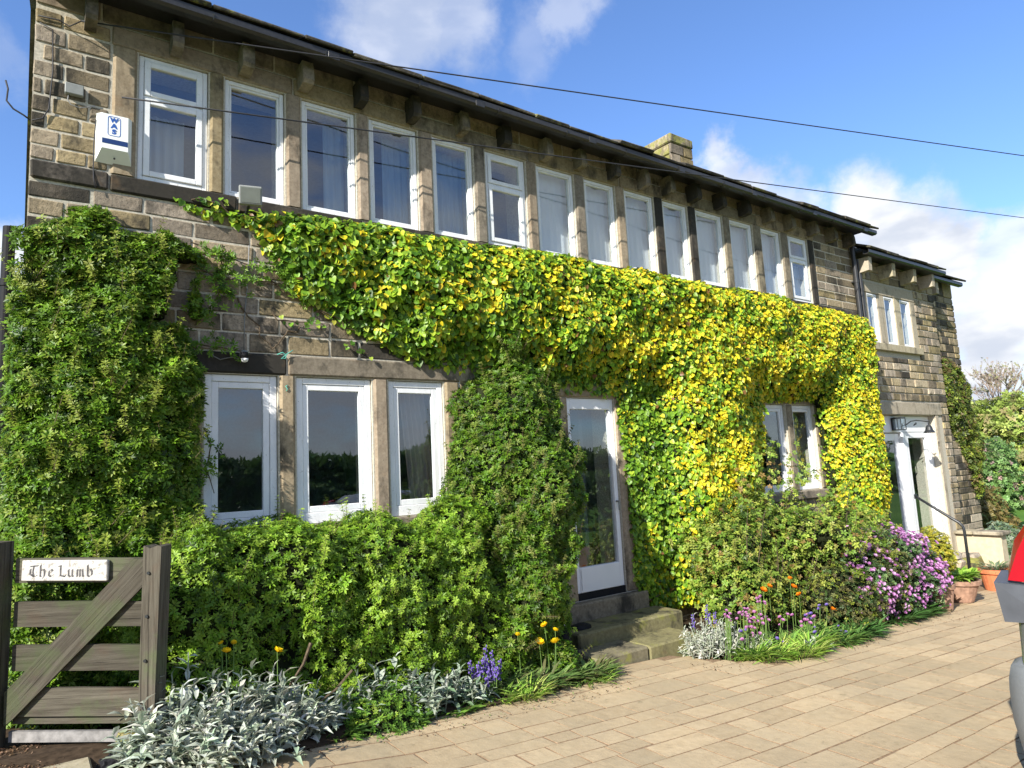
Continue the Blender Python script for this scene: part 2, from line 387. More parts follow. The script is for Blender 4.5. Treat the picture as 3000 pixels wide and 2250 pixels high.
M['meadow'] = grass_mat()
g = link('ground', terrain(), M['meadow']); g['kind'] = 'structure'

# driveway: a mortar bed with imprinted slabs laid in rows along the house
def paving_mat():
    t = NT('buff_imprinted_paving'); p = pos(t); oi = t.n('ShaderNodeObjectInfo')
    a = t.noise(p, 2.2, 5, .6); b = t.noise(p, 16, 6, .65); f = t.noise(p, 90, 3, .6)
    c = t.mix(t.rng(b, .3, .72), (.42, .318, .190), (.525, .41, .255))
    c = t.mix(t.math('MULTIPLY', t.rng(a, .45, .68), .55), c, (.41, .335, .215))
    sp = t.noise(p, 5.5, 6, .7); c = t.mix(t.math('MULTIPLY', t.rng(sp, .56, .70), .5), c, (.27, .21, .13)); st = t.noise(p, .9, 5, .6); c = t.mix(t.math('MULTIPLY', t.rng(st, .45, .62), .35), c, (.33, .27, .18)); mo = t.noise(p, 11, 6, .75); c = t.mix(t.math('MULTIPLY', t.rng(mo, .62, .70), .5), c, (.16, .14, .08))
    hs = t.n('ShaderNodeHueSaturation'); t.l(c, hs.inputs['Color']); t.l(t.rng(oi.outputs['Random'], 0, 1, .88, 1.10), hs.inputs['Value'])
    h = t.math('ADD', t.math('MULTIPLY', b, 1.), t.math('MULTIPLY', f, .25))
    t.bsdf(hs.outputs[0], .88, .15, h, .45, .010); return t.m
M['paving'] = paving_mat()
M['joint'] = simple('dark_paving_joint', (.25, .175, .11), .95, .1, 40, .3, .4)
EDGE = [(-1.5, -1.15), (.35, -1.30), (.75, -1.48), (1.03, -1.56), (1.64, -1.40), (1.9, -1.31), (2.3, -1.25), (2.77, -1.26), (3.39, -1.26), (3.9, -1.05), (4.4, -.93), (5.07, -.93), (5.4, -1.45), (5.81, -1.72), (6.15, -1.83), (7.04, -1.58), (8.37, -1.42), (9.3, -1.35), (10.2, -1.3), (10.9, -.9), (11.15, -.6), (14.2, -.45)]
ex = np.array([e[0] for e in EDGE]); ey = np.array([e[1] for e in EDGE])
def edge_y(x): return float(np.interp(x, ex, ey))
def drive_base():
    xs = sorted(set([-3, -2] + [round(v, 2) for v in np.arange(-1.5, 14.2, .15)] + [e[0] for e in EDGE])); V = []; F = []
    for x in xs: V += [(x, edge_y(x), gz(x) - .0025), (x, -9.5, gz(x) - .0025)]
    for i in range(len(xs)-1): F.append((2*i, 2*i+1, 2*i+3, 2*i+2))
    return mesh('driveway', V, F)
drive = link('driveway', drive_base(), M['joint']); drive['kind'] = 'structure'
def slab_piece(x0, x1, y0, y1):
    # four corners follow the ground; worn, slightly domed top
    c = .0025; V = []; F = []
    zz = lambda x: gz(x)
    j = lambda: random.uniform(-.006, .006)
    P = [(x0+j(), y0+j()), (x1+j(), y0+j()), (x1+j(), y1+j()), (x0+j(), y1+j())]
    dz = random.uniform(-.0012, .0012); tz = [dz + random.uniform(-.001, .001) for _ in range(4)]
    cx_, cy_ = (x0+x1)/2, (y0+y1)/2
    out = []
    for q, (x, y) in enumerate(P): out.append((x, y, zz(x) - .008))
    for q, (x, y) in enumerate(P): out.append((x + (c if x < cx_ else -c), y + (c if y < cy_ else -c), zz(x) + .0012 + tz[q]*.4))
    F = [(4, 5, 6, 7)] + [(q, (q+1) % 4, 4+(q+1) % 4, 4+q) for q in range(4)]
    return out, F
slabs = []
y = -.95; rr = random.Random(5)
rows = []
while y > -5.4:
    h = rr.choice([.15, .20, .20, .26]); rows.append((y - h, y)); y -= h
for (y0, y1) in rows:
    x = -1.2 + rr.uniform(0, .4)
    while x < 13.6:
        w = rr.choice([.22, .28, .34, .42, .50]); xa, xb = x, x + w
        for cj in (5.62,):
            if xa < cj < xb: xb = cj
        if xb - xa < .12: x = xb; continue
        e = min(edge_y(xa), edge_y(xb), edge_y((xa+xb)/2))
        if y0 < e + .05:
            slabs.append((xa + .0032, xb - .0032, y0 + .0032, min(y1 - .0032, max(e + .10, y0 + .06))))
        x = xb
def pxsize(s):
    v = Vector(((s[0]+s[1])/2, (s[2]+s[3])/2, 0)) - Vector((0, -5.6, 1.65)); z = v.dot(fw)
    if z < .4: return 0
    u_, v_ = v.dot(rt)/z*1984, v.dot(up)/z*1984
    if abs(u_) > 1600 or abs(v_) > 1250: return 0
    return (s[1]-s[0])*(s[3]-s[2])/z/z/z*1.6
slabs.sort(key=pxsize, reverse=True)
rest = MB()
for k, s in enumerate(slabs):
    V, F = slab_piece(*s)
    if k < 290 and pxsize(s) > 0:
        c = ((s[0]+s[1])/2, (s[2]+s[3])/2, gz((s[0]+s[1])/2))
        me = mesh('paving_slab', [(v[0]-c[0], v[1]-c[1], v[2]-c[2]) for v in V], F); me.materials.append(M['paving']); me.materials.append(M['joint']); me.polygons.foreach_set('material_index', [0, 1, 1, 1, 1]); link('paving_slab', me, M['paving'], drive, c)
    else:
        i = len(rest.V); rest.V += V; rest.F += [tuple(q+i for q in f) for f in F]
op = rest.build('outer_paving', M['paving'], drive, kind='stuff'); op.data.materials.append(M['joint']); op.data.polygons.foreach_set('material_index', [0, 1, 1, 1, 1]*(len(op.data.polygons)//5))
# planting bed of soil between drive and wall
def bed():
    V = []; F = []; xs = [e[0] for e in EDGE]
    for x in xs:
        e = edge_y(x)
        for k in range(7):
            yy = e + (.25 - e) * k/6 + .0; V.append((x, yy, gz(x) + (.012 if k == 0 else .05 + .02*math.sin(k*2+x*3))))
    for i in range(len(xs)-1):
        if abs((xs[i]+xs[i+1])/2 - 4.65) < .65: continue
        for k in range(6): F.append((i*7+k, (i+1)*7+k, (i+1)*7+k+1, i*7+k+1))
    return mesh('planting_bed', V, F)
b = link('planting_bed', bed(), M['soil']); b['kind'] = 'structure'

# ------------------------------------------------------------------ the house
house = root('stone_house', 'long two storey weavers house of dark sandstone with a row of fourteen upper windows', 'house', (5.6, 1.5, -.2))
UW = [(.62,1.126),(1.254,1.747),(1.898,2.402),(2.537,3.046),(3.214,3.696),(3.847,4.379),(4.53,5.079),(5.242,5.74),(5.902,6.423),(6.591,7.073),(7.241,7.812),(7.974,8.506),(8.708,9.2),(9.391,9.929)]
ZU0, ZU1 = 4.01, 5.04
LW = [(1.11,1.674),(1.826,2.503),(2.666,3.237)]; ZL0, ZL1 = 1.30, 2.53
RW = [(8.13,8.88),(9.04,9.62)]; ZR0, ZR1 = 1.17, 2.41
DOOR = (4.77, 5.48, .26, 2.42)
def wall_cells(x0, x1, z0, z1, ops, y0=.005, y1=.40):
    xs = sorted(set([x0, x1] + [v for o in ops for v in o[:2]])); zs = sorted(set([z0, z1] + [v for o in ops for v in o[2:]])); m = MB()
    nx, nz = len(xs)-1, len(zs)-1
    solid = [[not any(o[0] <= (xs[i]+xs[i+1])/2 <= o[1] and o[2] <= (zs[j]+zs[j+1])/2 <= o[3] for o in ops) for j in range(nz)] for i in range(nx)]
    vi = {}
    def v(i, j, k):
        if (i, j, k) not in vi: vi[(i, j, k)] = len(m.V); m.V.append((xs[i], (y0, y1)[k], zs[j]))
        return vi[(i, j, k)]
    for i in range(nx):
        for j in range(nz):
            if not solid[i][j]: continue
            m.F += [(v(i,j,0), v(i+1,j,0), v(i+1,j+1,0), v(i,j+1,0)), (v(i,j,1), v(i,j+1,1), v(i+1,j+1,1), v(i+1,j,1))]
            if i == 0 or not solid[i-1][j]: m.F.append((v(i,j,0), v(i,j+1,0), v(i,j+1,1), v(i,j,1)))
            if i == nx-1 or not solid[i+1][j]: m.F.append((v(i+1,j,0), v(i+1,j,1), v(i+1,j+1,1), v(i+1,j+1,0)))
            if j == 0 or not solid[i][j-1]: m.F.append((v(i,j,0), v(i,j,1), v(i+1,j,1), v(i+1,j,0)))
            if j == nz-1 or not solid[i][j+1]: m.F.append((v(i,j+1,0), v(i+1,j+1,0), v(i+1,j+1,1), v(i,j+1,1)))
    return m
ops = [(a, b, ZU0, ZU1) for a, b in UW] + [(a, b, ZL0, ZL1) for a, b in LW] + [(a, b, ZR0, ZR1) for a, b in RW] + [DOOR]
wall_cells(-.045, 11.24, -1.0, 5.40, ops).build('front_wall', M['mortar'], house)
# gable walls, back wall, floors
m = MB(); zr = lambda yy: 5.34 + (yy + .4) * .53 if yy < 3.2 else 5.34 + 3.6*.53 - (yy - 3.2)*.53
for (xa, xb) in ((-.045, .35), (10.84, 11.24)):
    m = MB(); m.prism([(.402, -1), (6.8, -1), (6.8, zr(6.8) - .1), (3.2, zr(3.2) - .1), (.402, zr(.402) - .1)], xa, xb); m.build('gable_wall', M['stone'], house)
m = MB(); m.box(.352, 6.4, -1, 10.838, 6.8, 5.2); m.build('back_wall', M['stone'], house)
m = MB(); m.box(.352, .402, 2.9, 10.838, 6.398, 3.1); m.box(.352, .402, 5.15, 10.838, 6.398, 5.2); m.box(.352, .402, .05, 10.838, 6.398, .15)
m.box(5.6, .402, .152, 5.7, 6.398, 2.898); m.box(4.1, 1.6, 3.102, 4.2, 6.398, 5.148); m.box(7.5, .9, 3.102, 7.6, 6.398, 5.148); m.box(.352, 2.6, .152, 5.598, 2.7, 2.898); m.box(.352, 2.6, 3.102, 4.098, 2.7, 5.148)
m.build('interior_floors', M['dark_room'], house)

# coursed stones
CR = random.Random(3)
cache = {}
def stone_mesh(w, h, d, tag_='s', c=.008):
    kx = (max(1, round(w/.05)), max(1, round(h/.01)), round(d/.01), CR.randint(0, 1), tag_)
    if kx not in cache:
        m = MB(); W = kx[0]*.05; H = kx[1]*.01; m.cbox(-W/2, 0, -H/2, W/2, d, H/2, c, .0035)
        cache[kx] = (mesh('stone', m.V, m.F), W, H)
    return cache[kx]
matkey = {}
def put_stone(parent, x0, x1, z0, z1, y, mat, name='stone', d=.03):
    w, h = x1-x0, z1-z0; me, W, H = stone_mesh(w, h, d, mat)
    if not me.materials: me.materials.append(M[mat])
    o = bpy.data.objects.new(name, me); COL.objects.link(o); o.parent = parent
    o.location = Vector(((x0+x1)/2, y, (z0+z1)/2)) - wloc(parent); o.scale = (w/W, 1, h/H)
    return o
def clip(seg, z0, z1, ops):
    """cut an x interval by the openings that its course crosses"""
    segs = [seg]
    for o in ops:
        if o[3] <= z0 + .01 or o[2] >= z1 - .01: continue
        new = []
        for a, b in segs:
            if o[1] <= a or o[0] >= b: new.append((a, b)); continue
            if a < o[0]: new.append((a, o[0]))
            if b > o[1]: new.append((o[1], b))
        segs = new
    return segs
def courses(parent, zs, x0, x1, ops, vis, mat, joined, lens, y=0., gap=.015, matfn=None, proud=.005):
    for k in range(len(zs)-1):
        za, zb = zs[k] + gap/2, zs[k+1] - gap/2
        x = x0 - (CR.uniform(0, .2))
        first = True
        while x < x1:
            w = CR.uniform(*lens); a, b = max(x, x0), min(x + w, x1); x += w
            if b - a < .05: continue
            if x1 - b < .12: b = x1; x = x1
            for (p, q) in clip((a, b), za, zb, ops):
                if q - p < .04: continue
                mt = matfn(p, q, za) if matfn else mat
                yy = y - CR.uniform(0, proud)
                if vis((p+q)/2, (za+zb)/2): put_stone(parent, p + (gap/2 if p > x0 else 0), q - (gap/2 if q < x1 else 0), za, zb, yy, mt)
                else: joined.cbox(p + gap/2, yy, za, q - gap/2, yy + .03, zb, .006, .003)
big_ops = [(.44, 10.1, 3.865, 5.42), (.93, 3.42, 1.18, 2.71), (4.6, 5.65, -.2, 2.62), (7.95, 9.8, 1.05, 2.6), (-.05, 11.3, 3.865, 4.01)]
zs = [-.75]
while zs[-1] < 2.4: zs.append(zs[-1] + CR.uniform(.142, .158))
zs = [z - (zs[-1] - 2.57) for z in zs] + [2.71, 2.87, 3.02, 3.17, 3.33, 3.47, 3.60, 3.735, 3.862]
vis_main = lambda x, z: (z > 2.72 and x < 2.75 and z < 3.87) or (1.0 > x and z > 2.0) or (3.2 < x < 3.7 and z > 1.7 and z < 2.75) or (x > 9.7 and z > 3.75) or (z > 4)
rest = MB()
mf = lambda p, q, z: CR.choice(['stone']*6 + ['stone_dark'])
courses(house, zs, -.045, 11.24, big_ops, vis_main, 'stone', rest, (.24, .52), matfn=mf)
zs2 = [4.012, 4.125, 4.25, 4.375, 4.51, 4.64, 4.775, 4.905, 5.05, 5.175, 5.34]
courses(house, zs2[:-1], -.045, .425, [], lambda x, z: True, 'stone', rest, (.16, .34), matfn=mf)
courses(house, [4.012, 4.14, 4.27, 4.40, 4.53, 4.66, 4.79, 4.92, 5.05, 5.2], 10.115, 11.24, [], lambda x, z: True, 'stone', rest, (.26, .5), matfn=mf)
courses(house, [5.205, 5.39], -.045, 11.24, [], lambda x, z: True, 'stone', rest, (.45, .8), y=.0, matfn=lambda p, q, z: CR.choice(['stone_warm', 'stone_grey', 'stone', 'stone_grey']))
rest.build('hidden_coursing', M['stone'], house, kind='stuff')
# long sill band and long lintels
xs_ = [-.045, .44, 1.35, 2.45, 3.55, 4.7, 5.8, 6.9, 8.1, 9.3, 10.4, 11.24]
for a, b in zip(xs_[:-1], xs_[1:]):
    m = MB(); m.cbox(a+.007, -.022, 3.872, b-.007, .03, 4.004, .012, .003); m.build('sill_stone', M['stone_black'] if a < 1.5 else M['stone_dark'], house)
xs_ = [.43, 1.82, 2.97, 4.42, 5.82, 7.15, 8.6, 10.11]
for k, (a, b) in enumerate(zip(xs_[:-1], xs_[1:])):
    m = MB(); m.cbox(a+.006, -.012, 5.046, b-.006, .03, 5.20, .01, .002); m.build('lintel', M['stone_warm'] if k % 3 != 2 else M['stone_grey'], house)
# mullions between the upper windows
edges = [.435] + [v for w in UW for v in w] + [10.10]
for k in range(0, len(edges), 2):
    a, b = edges[k], edges[k+1]
    kk = k//2
    mt = 'stone_black' if kk in (9, 10, 14) else ('stone_grey' if kk in (5, 7, 11, 12, 13) else 'stone_warm')
    m = MB(); c = .03
    m.prism([(a+.004, .05), (a+.004, .012), (a+.03, -.014), (b-.03, -.014), (b-.004, .012), (b-.004, .05)], ZU0+.002, ZU1-.002, plane='XY')
    m.build('mullion', M[mt], house)
# corbels under the gutter
CX = [.29,.87,1.4,1.9,2.42,2.96,3.52,4.05,4.61,5.12,5.65,6.17,6.62,7.11,7.66,8.22,8.78,9.34,9.96,10.52,11.05]
for k, x in enumerate(CX):
    m = MB(); w = CR.uniform(.038, .050); zb = 5.075 + CR.uniform(-.012, .012); f = -.185 + CR.uniform(-.02, .02)
    m.prism([(.0, zb+.01), (-.07, zb), (f+.02, zb+.012), (f, zb+.04), (f+.008, 5.22), (f+.03, 5.30), (0, 5.30)], x-w, x+w)
    m.build('corbel', M['stone_black'] if k in (4, 7, 13, 14) else (M['stone_dark'] if k % 5 == 0 else M['stone_grey']), house)
# gutter
m = MB()
prof = [(a+.085, 5.33+(b+.055-5.33)*.80) for a, b in [(-.365, 5.265), (-.365, 5.20), (-.39, 5.178), (-.45, 5.178), (-.475, 5.20), (-.475, 5.262), (-.465, 5.268), (-.462, 5.205), (-.445, 5.19), (-.395, 5.19), (-.378, 5.205), (-.376, 5.265)]]
m.prism(prof, -.15, 11.42); m.build('gutter', M['black_metal'], house)
for k in range(8):
    x = .55 + k*1.5; m = MB(); m.cbox(x-.05, -.3950, 5.246, x+.05, -.3895, 5.313, .001); m.build('gutter_joint', M['black_metal'], house)
m = MB(); m.box(-.06, -.277, 5.345, 11.36, -.02, 5.36); m.build('soffit_board', M['black_metal'], house)
# roof deck + slates (the eaves row one by one)
m = MB(); m.prism([(-.275, 5.367), (3.2, 7.21), (6.9, 5.25), (6.9, 5.17), (3.2, 7.13), (-.275, 5.363)], -.12, 11.36); m.build('roof_deck', M['slate'], house)
x = -.16
while x < 11.4:
    w = CR.uniform(.42, .8); th = CR.uniform(.026, .042); m = MB(); e = min(x+w, 11.46); dz = CR.uniform(-.006, .014)
    m.cbox(x+.004, -.0, 0, e-.004, .55, th, .008, .006)
    Mx = Matrix.Translation((0, -.405+CR.uniform(-.02, .015), 5.327+dz)) @ Matrix.Rotation(math.atan(.53)*.92, 4, 'X')
    m.build('slate', M['slate'], house, M4=Mx); x += w
m = MB()
for r_ in range(1, 8):
    x = -.16
    while x < 11.4:
        w = CR.uniform(.4, .7); e = min(x+w, 11.46); i0 = len(m.V); mm = MB(); mm.cbox(x+.004, 0, 0, e-.004, .55, .035, .006, .004)
        Mx = Matrix.Translation((0, -.405 + r_*.46, 5.355 + r_*.46*.53)) @ Matrix.Rotation(math.atan(.53)*.95, 4, 'X')
        m.V += [tuple(Mx @ Vector(v)) for v in mm.V]; m.F += [tuple(i0+q for q in f) for f in mm.F]; x += w
m.build('upper_roof_slates', M['slate'], house, kind='stuff')
for k in range(13):
    x = .18 + k*.9; m = MB(); m.tube([(x, -.30, 5.262), (x, -.345, 5.250), (x, -.385, 5.258), (x, -.397, 5.30)], .006, 4); m.build('gutter_bracket', M['black_metal'], house)
# chimney
ch = MB().box(9.31, 2.02, 5.9, 9.86, 3.3, 7.5).build('chimney', M['mortar_grey'], house)
z = 6.3
def chim_stone(a0, a1, z0, z1, side):
    m = MB()
    if side == 'f': m.cbox(a0+.006, 1.99, z0+.006, a1-.006, 2.03, z1-.006, .012, .006)
    elif side == 'l': m.cbox(9.28, a0+.006, z0+.006, 9.32, a1-.006, z1-.006, .012, .006)
    else: m.cbox(9.85, a0+.006, z0+.006, 9.89, a1-.006, z1-.006, .012, .006)
    m.build('stone', M['stone_lichen'] if side != 'f' else M['stone'], ch)
k = 0
for (za, zb) in ((6.35, 6.55), (6.55, 6.76), (6.76, 6.98), (6.98, 7.2), (7.2, 7.4)):
    c = .26 if k % 2 else .36; k += 1
    chim_stone(9.28, 9.28+c, za, zb, 'f'); chim_stone(9.28+c, 9.89, za, zb, 'f')
    for ya, yb in ((2.04, 2.04+c+.2), (2.04+c+.2, 2.9), (2.9, 3.3)): chim_stone(ya, yb, za, zb, 'l')
    chim_stone(2.04, 3.3, za, zb, 'r')
MB().cbox(9.268, 1.98, 7.405, 9.90, 3.32, 7.58, .02, .008).build('capstone', M['stone_lichen'], ch)

# windows -----------------------------------------------------------------
def ring(m, x0, x1, z0, z1, w, ya, yb, wb=None):
    wb = wb or w
    m.cbox(x0, ya, z0, x0+w, yb, z1, .004); m.cbox(x1-w, ya, z0, x1, yb, z1, .004)
    m.cbox(x0+w+.0005, ya+.001, z1-w, x1-w-.0005, yb, z1, .004); m.cbox(x0+w+.0005, ya+.001, z0, x1-w-.0005, yb, z0+wb, .004)
def pane(parent, x0, x1, z0, z1, y):
    MB().box(x0, y, z0, x1, y+.004, z1).build('pane', M['glass'], parent)
def window(parent, x0, x1, z0, z1, fw_=.038, sw=.036, split=None, y=.028, sill=.0, mat='white', wb=None):
    g_ = .004
    m = MB(); ring(m, x0+g_, x1-g_, z0+g_, z1-g_, fw_, y, y+.07, wb)
    f = m.build('window', M[mat], parent)
    bx0, bx1, bz0, bz1 = x0+g_+fw_+.002, x1-g_-fw_-.002, z0+g_+(wb or fw_)+.002, z1-g_-fw_-.002
    parts = [(bz0, bz1)] if split is None else [(bz0, split-.012), (split+.012, bz1)]
    if split is not None:
        MB().cbox(bx0, y+.001, split-.011, bx1, y+.06, split+.011, .003).build('transom', M[mat], f)
    for k, (a, b) in enumerate(parts):
        m = MB(); pr = y + .008 if (split is None) else y - .012
        ring(m, bx0, bx1, a, b, sw, pr, pr+.045); s = m.build('sash', M[mat], f)
        # the pane belongs to the window
        pane(f, bx0+sw-.004, bx1-sw+.004, a+sw-.004, b-sw+.004, pr+.022)
    return f
for k, (a, b) in enumerate(UW):
    if k in (0, 5, 13): window(house, a, b, ZU0, ZU1, .036, .044, split=4.70 if k == 0 else 4.68)
    else: window(house, a, b, ZU0, ZU1, .034, .018)
for k, (a, b) in enumerate(LW): window(house, a, b, ZL0, ZL1, .055, .050, wb=.09)
for k, (a, b) in enumerate(RW): window(house, a, b, ZR0, ZR1, .05, .045, y=.05)
# dressings of the lower windows
for a, b, mt in ((.93, 1.745, 'stone_black'), (1.755, 3.42, 'stone_grey'), (3.43, 3.9, 'stone_grey')):
    MB().cbox(a, -.012, 2.537, b, .03, 2.705, .014, .003).build('lintel', M[mt], house)
for a, b in ((.935, 1.106), (1.678, 1.822), (2.507, 2.662), (3.241, 3.415)):
    MB().prism([(a, .05), (a, .012), (a+.03, -.014), (b-.03, -.014), (b, .012), (b, .05)], 1.305, 2.53, plane='XY').build('mullion', M['stone_warm'], house)
MB().cbox(.93, -.07, 1.17, 3.42, .03, 1.298, .012).build('sill_stone', M['stone_grey'], house)
MB().cbox(7.95, -.012, 2.416, 9.8, .03, 2.6, .01).build('lintel', M['stone_grey'], house)
for a, b in ((7.95, 8.126), (8.884, 9.036), (9.624, 9.8)):
    MB().cbox(a, -.012, 1.17, b, .03, 2.41, .02).build('mullion', M['stone_grey'], house)
MB().cbox(7.95, -.07, 1.05, 9.8, .03, 1.165, .012).build('sill_stone', M['stone_grey'], house)
MB().cbox(4.6, -.012, 2.425, 5.66, .03, 2.60, .012).build('lintel', M['stone_warm'], house)
MB().cbox(4.6, -.012, .27, 4.766, .03, 2.42, .012).build('door_jamb', M['stone_warm'], house)
MB().cbox(5.484, -.012, .27, 5.65, .03, 2.42, .012).build('door_jamb', M['stone_warm'], house)
# glazed front door: head rail, one tall pane, deep kick panel
m = MB(); x0, x1, z0, z1 = DOOR; z0 = .335
m.cbox(x0+.004, .03, z0, x0+.062, .10, z1-.004, .004); m.cbox(x1-.062, .03, z0, x1-.004, .10, z1-.004, .004)
m.cbox(x0+.0625, .031, z1-.125, x1-.0625, .10, z1-.004, .004)
dr = m.build('front_door', M['white_door'], house)
MB().cbox(x0+.0625, .026, z0, x1-.0625, .09, z0+.26, .006).build('kick_panel', M['white_door'], dr)
pane(dr, x0+.058, x1-.058, z0+.255, z1-.12, .06)
MB().cbox(x0+.075, .016, z0+.03, x0+.09, .0255, z0+.25, .003).build('panel_bead', M['white_door'], dr)
MB().box(x0, .02, .262, x1, .12, .333).build('door_cill', M['black_plastic'], dr)
m = MB(); m.cbox(x1-.056, -.02, 1.25, x1-.036, .029, 1.27, .004); m.cbox(x1-.056, -.022, 1.16, x1-.036, -.006, 1.27, .004); m.build('handle', M['grey_plastic'], dr)
# interior grey door edge seen through the glass
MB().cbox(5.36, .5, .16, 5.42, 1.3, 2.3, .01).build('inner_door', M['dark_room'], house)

# downpipes
def pipe(parent, x, y, z0, z1, r_, name='downpipe'):
    m = MB(); m.tube([(x, y, z0), (x, y, z1)], r_, 14); p = m.build(name, M['black_metal'], parent, smooth=False)
    for z in np.arange(z0+.5, z1-.1, 1.15):
        m = MB(); m.tube([(x, y, z-.02), (x, y, z+.02)], r_*1.16, 14); m.box(x-r_*1.5, y+r_*.6, z-.012, x+r_*1.5, y+r_*1.5, z+.012); m.build('bracket', M['black_metal'], p)
pipe(house, 11.20, -.065, -.6, 5.19, .037)
m = MB(); m.tube([(-.17, 1.2, .2), (-.17, 1.2, 3.88)], .045, 16); pp = m.build('soil_pipe', M['black_plastic'], house)
for z in (3.4, 2.2, 1.0):
    m = MB(); m.tube([(-.17, 1.2, z-.03), (-.17, 1.2, z+.03)], .053, 16); m.box(-.12, 1.19, z-.012, -.047, 1.21, z+.012); m.build('bracket', M['black_plastic'], pp)

# steps
m = MB(); m.cbox(4.55, -.10, -.25, 5.72, .016, .258, .015, .003)
steps = root('door_steps', 'three worn green tinged stone steps below the glazed front door', 'steps', (4.85, -.5, -.15))
m.build('step', M['stone_grey'], steps)
m = MB(); m.cbox(4.32, -.50, -.3, 5.80, -.103, .085, .018, .003); m.build('step', M['stone_step'], steps)
m = MB(); m.cbox(4.18, -.90, -.4, 4.83, -.503, -.042, .018, .003); m.build('step', M['stone_step'], steps)
m = MB(); m.cbox(4.842, -.90, -.4, 5.55, -.503, -.045, .018, .003); m.build('step', M['stone_step'], steps)

# curtains behind the upper panes
def curtain_sheet(name, label, x0, x1, z0, z1, y, mat, amp=.018, wl_=.055, skew=0.):
    n = max(8, int((x1-x0)/.012)); V = []; F = []; ph = random.uniform(0, 6)
    for zz_, sk in ((z1, 0), ((z0+z1)/2, skew*.5), (z0, skew)):
        for i in range(n+1):
            x = x0 + (x1-x0)*i/n + sk; V.append((x, y + amp*math.sin((x-sk)*2*math.pi/wl_+ph+math.sin(x*9)), zz_))
    for r_ in range(2):
        for i in range(n): F.append((r_*(n+1)+i, r_*(n+1)+i+1, (r_+1)*(n+1)+i+1, (r_+1)*(n+1)+i))
    o = link(name, mesh(name, V, F, True), M[mat]); tag(o, label, 'curtain'); return o
ords = ['first', 'second', 'third', 'fourth', 'fifth', 'sixth', 'seventh', 'eighth', 'ninth', 'tenth', 'eleventh', 'twelfth', 'thirteenth', 'fourteenth']
for k in range(14):
    a, b = UW[k]
    if k in (0, 2, 3, 4):
        f = {0: (.1, .72), 2: (.55, .95), 3: (.45, .98), 4: (.02, .98)}[k]
        curtain_sheet('net_curtain', 'dim blue grey net curtain behind the %s upper window from the left' % ords[k], a + (b-a)*f[0], a + (b-a)*f[1], 4.02 if k else 4.03, 5.0 if k else 4.66, .24, 'net_dim', .012, .07)
    elif k >= 6 and k != 13:
        curtain_sheet('net_curtain', 'pale net curtain filling the %s upper window from the left' % ords[k], a-.02, b+.02, 4.0, 5.04, .16, 'net', .004, .11)
    elif k == 13: curtain_sheet('net_curtain', 'pale net curtain behind the last upper window by the downpipe', a, b, 4.0, 4.66, .2, 'net', .01, .08)
curtain_sheet('draped_curtain', 'thin striped curtain swept aside behind the narrow right pane of the ground floor window', 2.86, 3.14, 1.3, 2.5, .22, 'curt_pink', .02, .05, .10)
curtain_sheet('net_curtain', 'pale curtain in the smaller ground floor window beside the golden ivy', 9.35, 9.6, 1.2, 2.4, .3, 'net_dim', .02, .06)

# ------------------------------------------------------------------ annexe
annex = root('stone_annexe', 'lower pale stone annexe with three slim windows and a white entrance door', 'house', (13.2, 1.5, -.6))
AW = [(11.68, 12.02), (12.27, 12.63), (12.86, 13.24)]; AZ0, AZ1 = 3.53, 4.40
AD = (11.62, 13.72, -.52, 2.285)
wall_cells(11.245, 14.30, -1.3, 5.02, [(a, b, AZ0, AZ1) for a, b in AW] + [AD], y0=.052, y1=.5).build('front_wall', M['mortar'], annex)
MB().box(13.9, .502, -1.3, 14.298, 6.0, 5.0).build('side_wall', M['mortar_grey'], annex)
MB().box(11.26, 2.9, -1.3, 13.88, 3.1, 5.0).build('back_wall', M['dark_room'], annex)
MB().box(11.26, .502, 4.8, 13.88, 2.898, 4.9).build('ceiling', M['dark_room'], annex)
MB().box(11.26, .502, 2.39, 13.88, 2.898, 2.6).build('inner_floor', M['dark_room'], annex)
MB().box(11.26, .502, -.72, 13.88, 2.898, -.62).build('hall_floor', M['render_cream'], annex)
MB().box(11.30, 1.2, -.6, 13.86, 1.25, 2.36).build('hall_partition', M['render_cream'], annex)
rest = MB(); aops = [(11.5, 13.45, 3.38, 4.62), (11.6, 14.02, -.9, 2.53)]
zs = [-.62]
while zs[-1] < 4.95: zs.append(zs[-1] + CR.choice([.10, .12, .135, .15]))
zs[-1] = 5.0
amf = lambda p, q, z: CR.choice(['stone_annex']*9 + ['stone_dark', 'stone', 'stone'])
courses(annex, zs, 11.245, 14.30, aops, lambda x, z: x > 11.35, 'stone_annex', rest, (.16, .40), y=.04, matfn=amf, gap=.018, proud=.014)
rest.build('hidden_coursing', M['stone_annex'], annex, kind='stuff')
for (x0, z0, x1, z1, n_, pr) in ((11.52, 4.405, 13.43, 4.60, 'lintel', .022), (11.46, 3.40, 13.47, 3.525, 'sill_stone', -.02), (11.66, 2.29, 14.0, 2.51, 'lintel', .022),
        (11.52, 3.53, 11.676, 4.40, 'mullion', .025), (12.024, 3.53, 12.266, 4.40, 'mullion', .025), (12.634, 3.53, 12.856, 4.40, 'mullion', .025), (13.244, 3.53, 13.43, 4.40, 'mullion', .025), (13.724, -.6, 13.84, 2.285, 'door_jamb', .03)):
    MB().cbox(x0, pr, z0, x1, .075, z1, .008, .001).build(n_, M['stone_annex_dressed'], annex)
for a, b in AW: window(annex, a, b, AZ0, AZ1, .028, .014, y=.034)
for x in (11.45, 12.27, 13.06, 13.80):
    m = MB(); m.prism([(.04, 4.68), (-.20, 4.70), (-.21, 4.93), (.04, 4.93)], x-.055, x+.055); m.build('corbel', M['stone_annex_dressed'], annex)
m = MB(); m.prism([(a+.09, b-.31) for a, b in prof], 11.26, 14.16); m.build('gutter', M['black_metal'], annex)
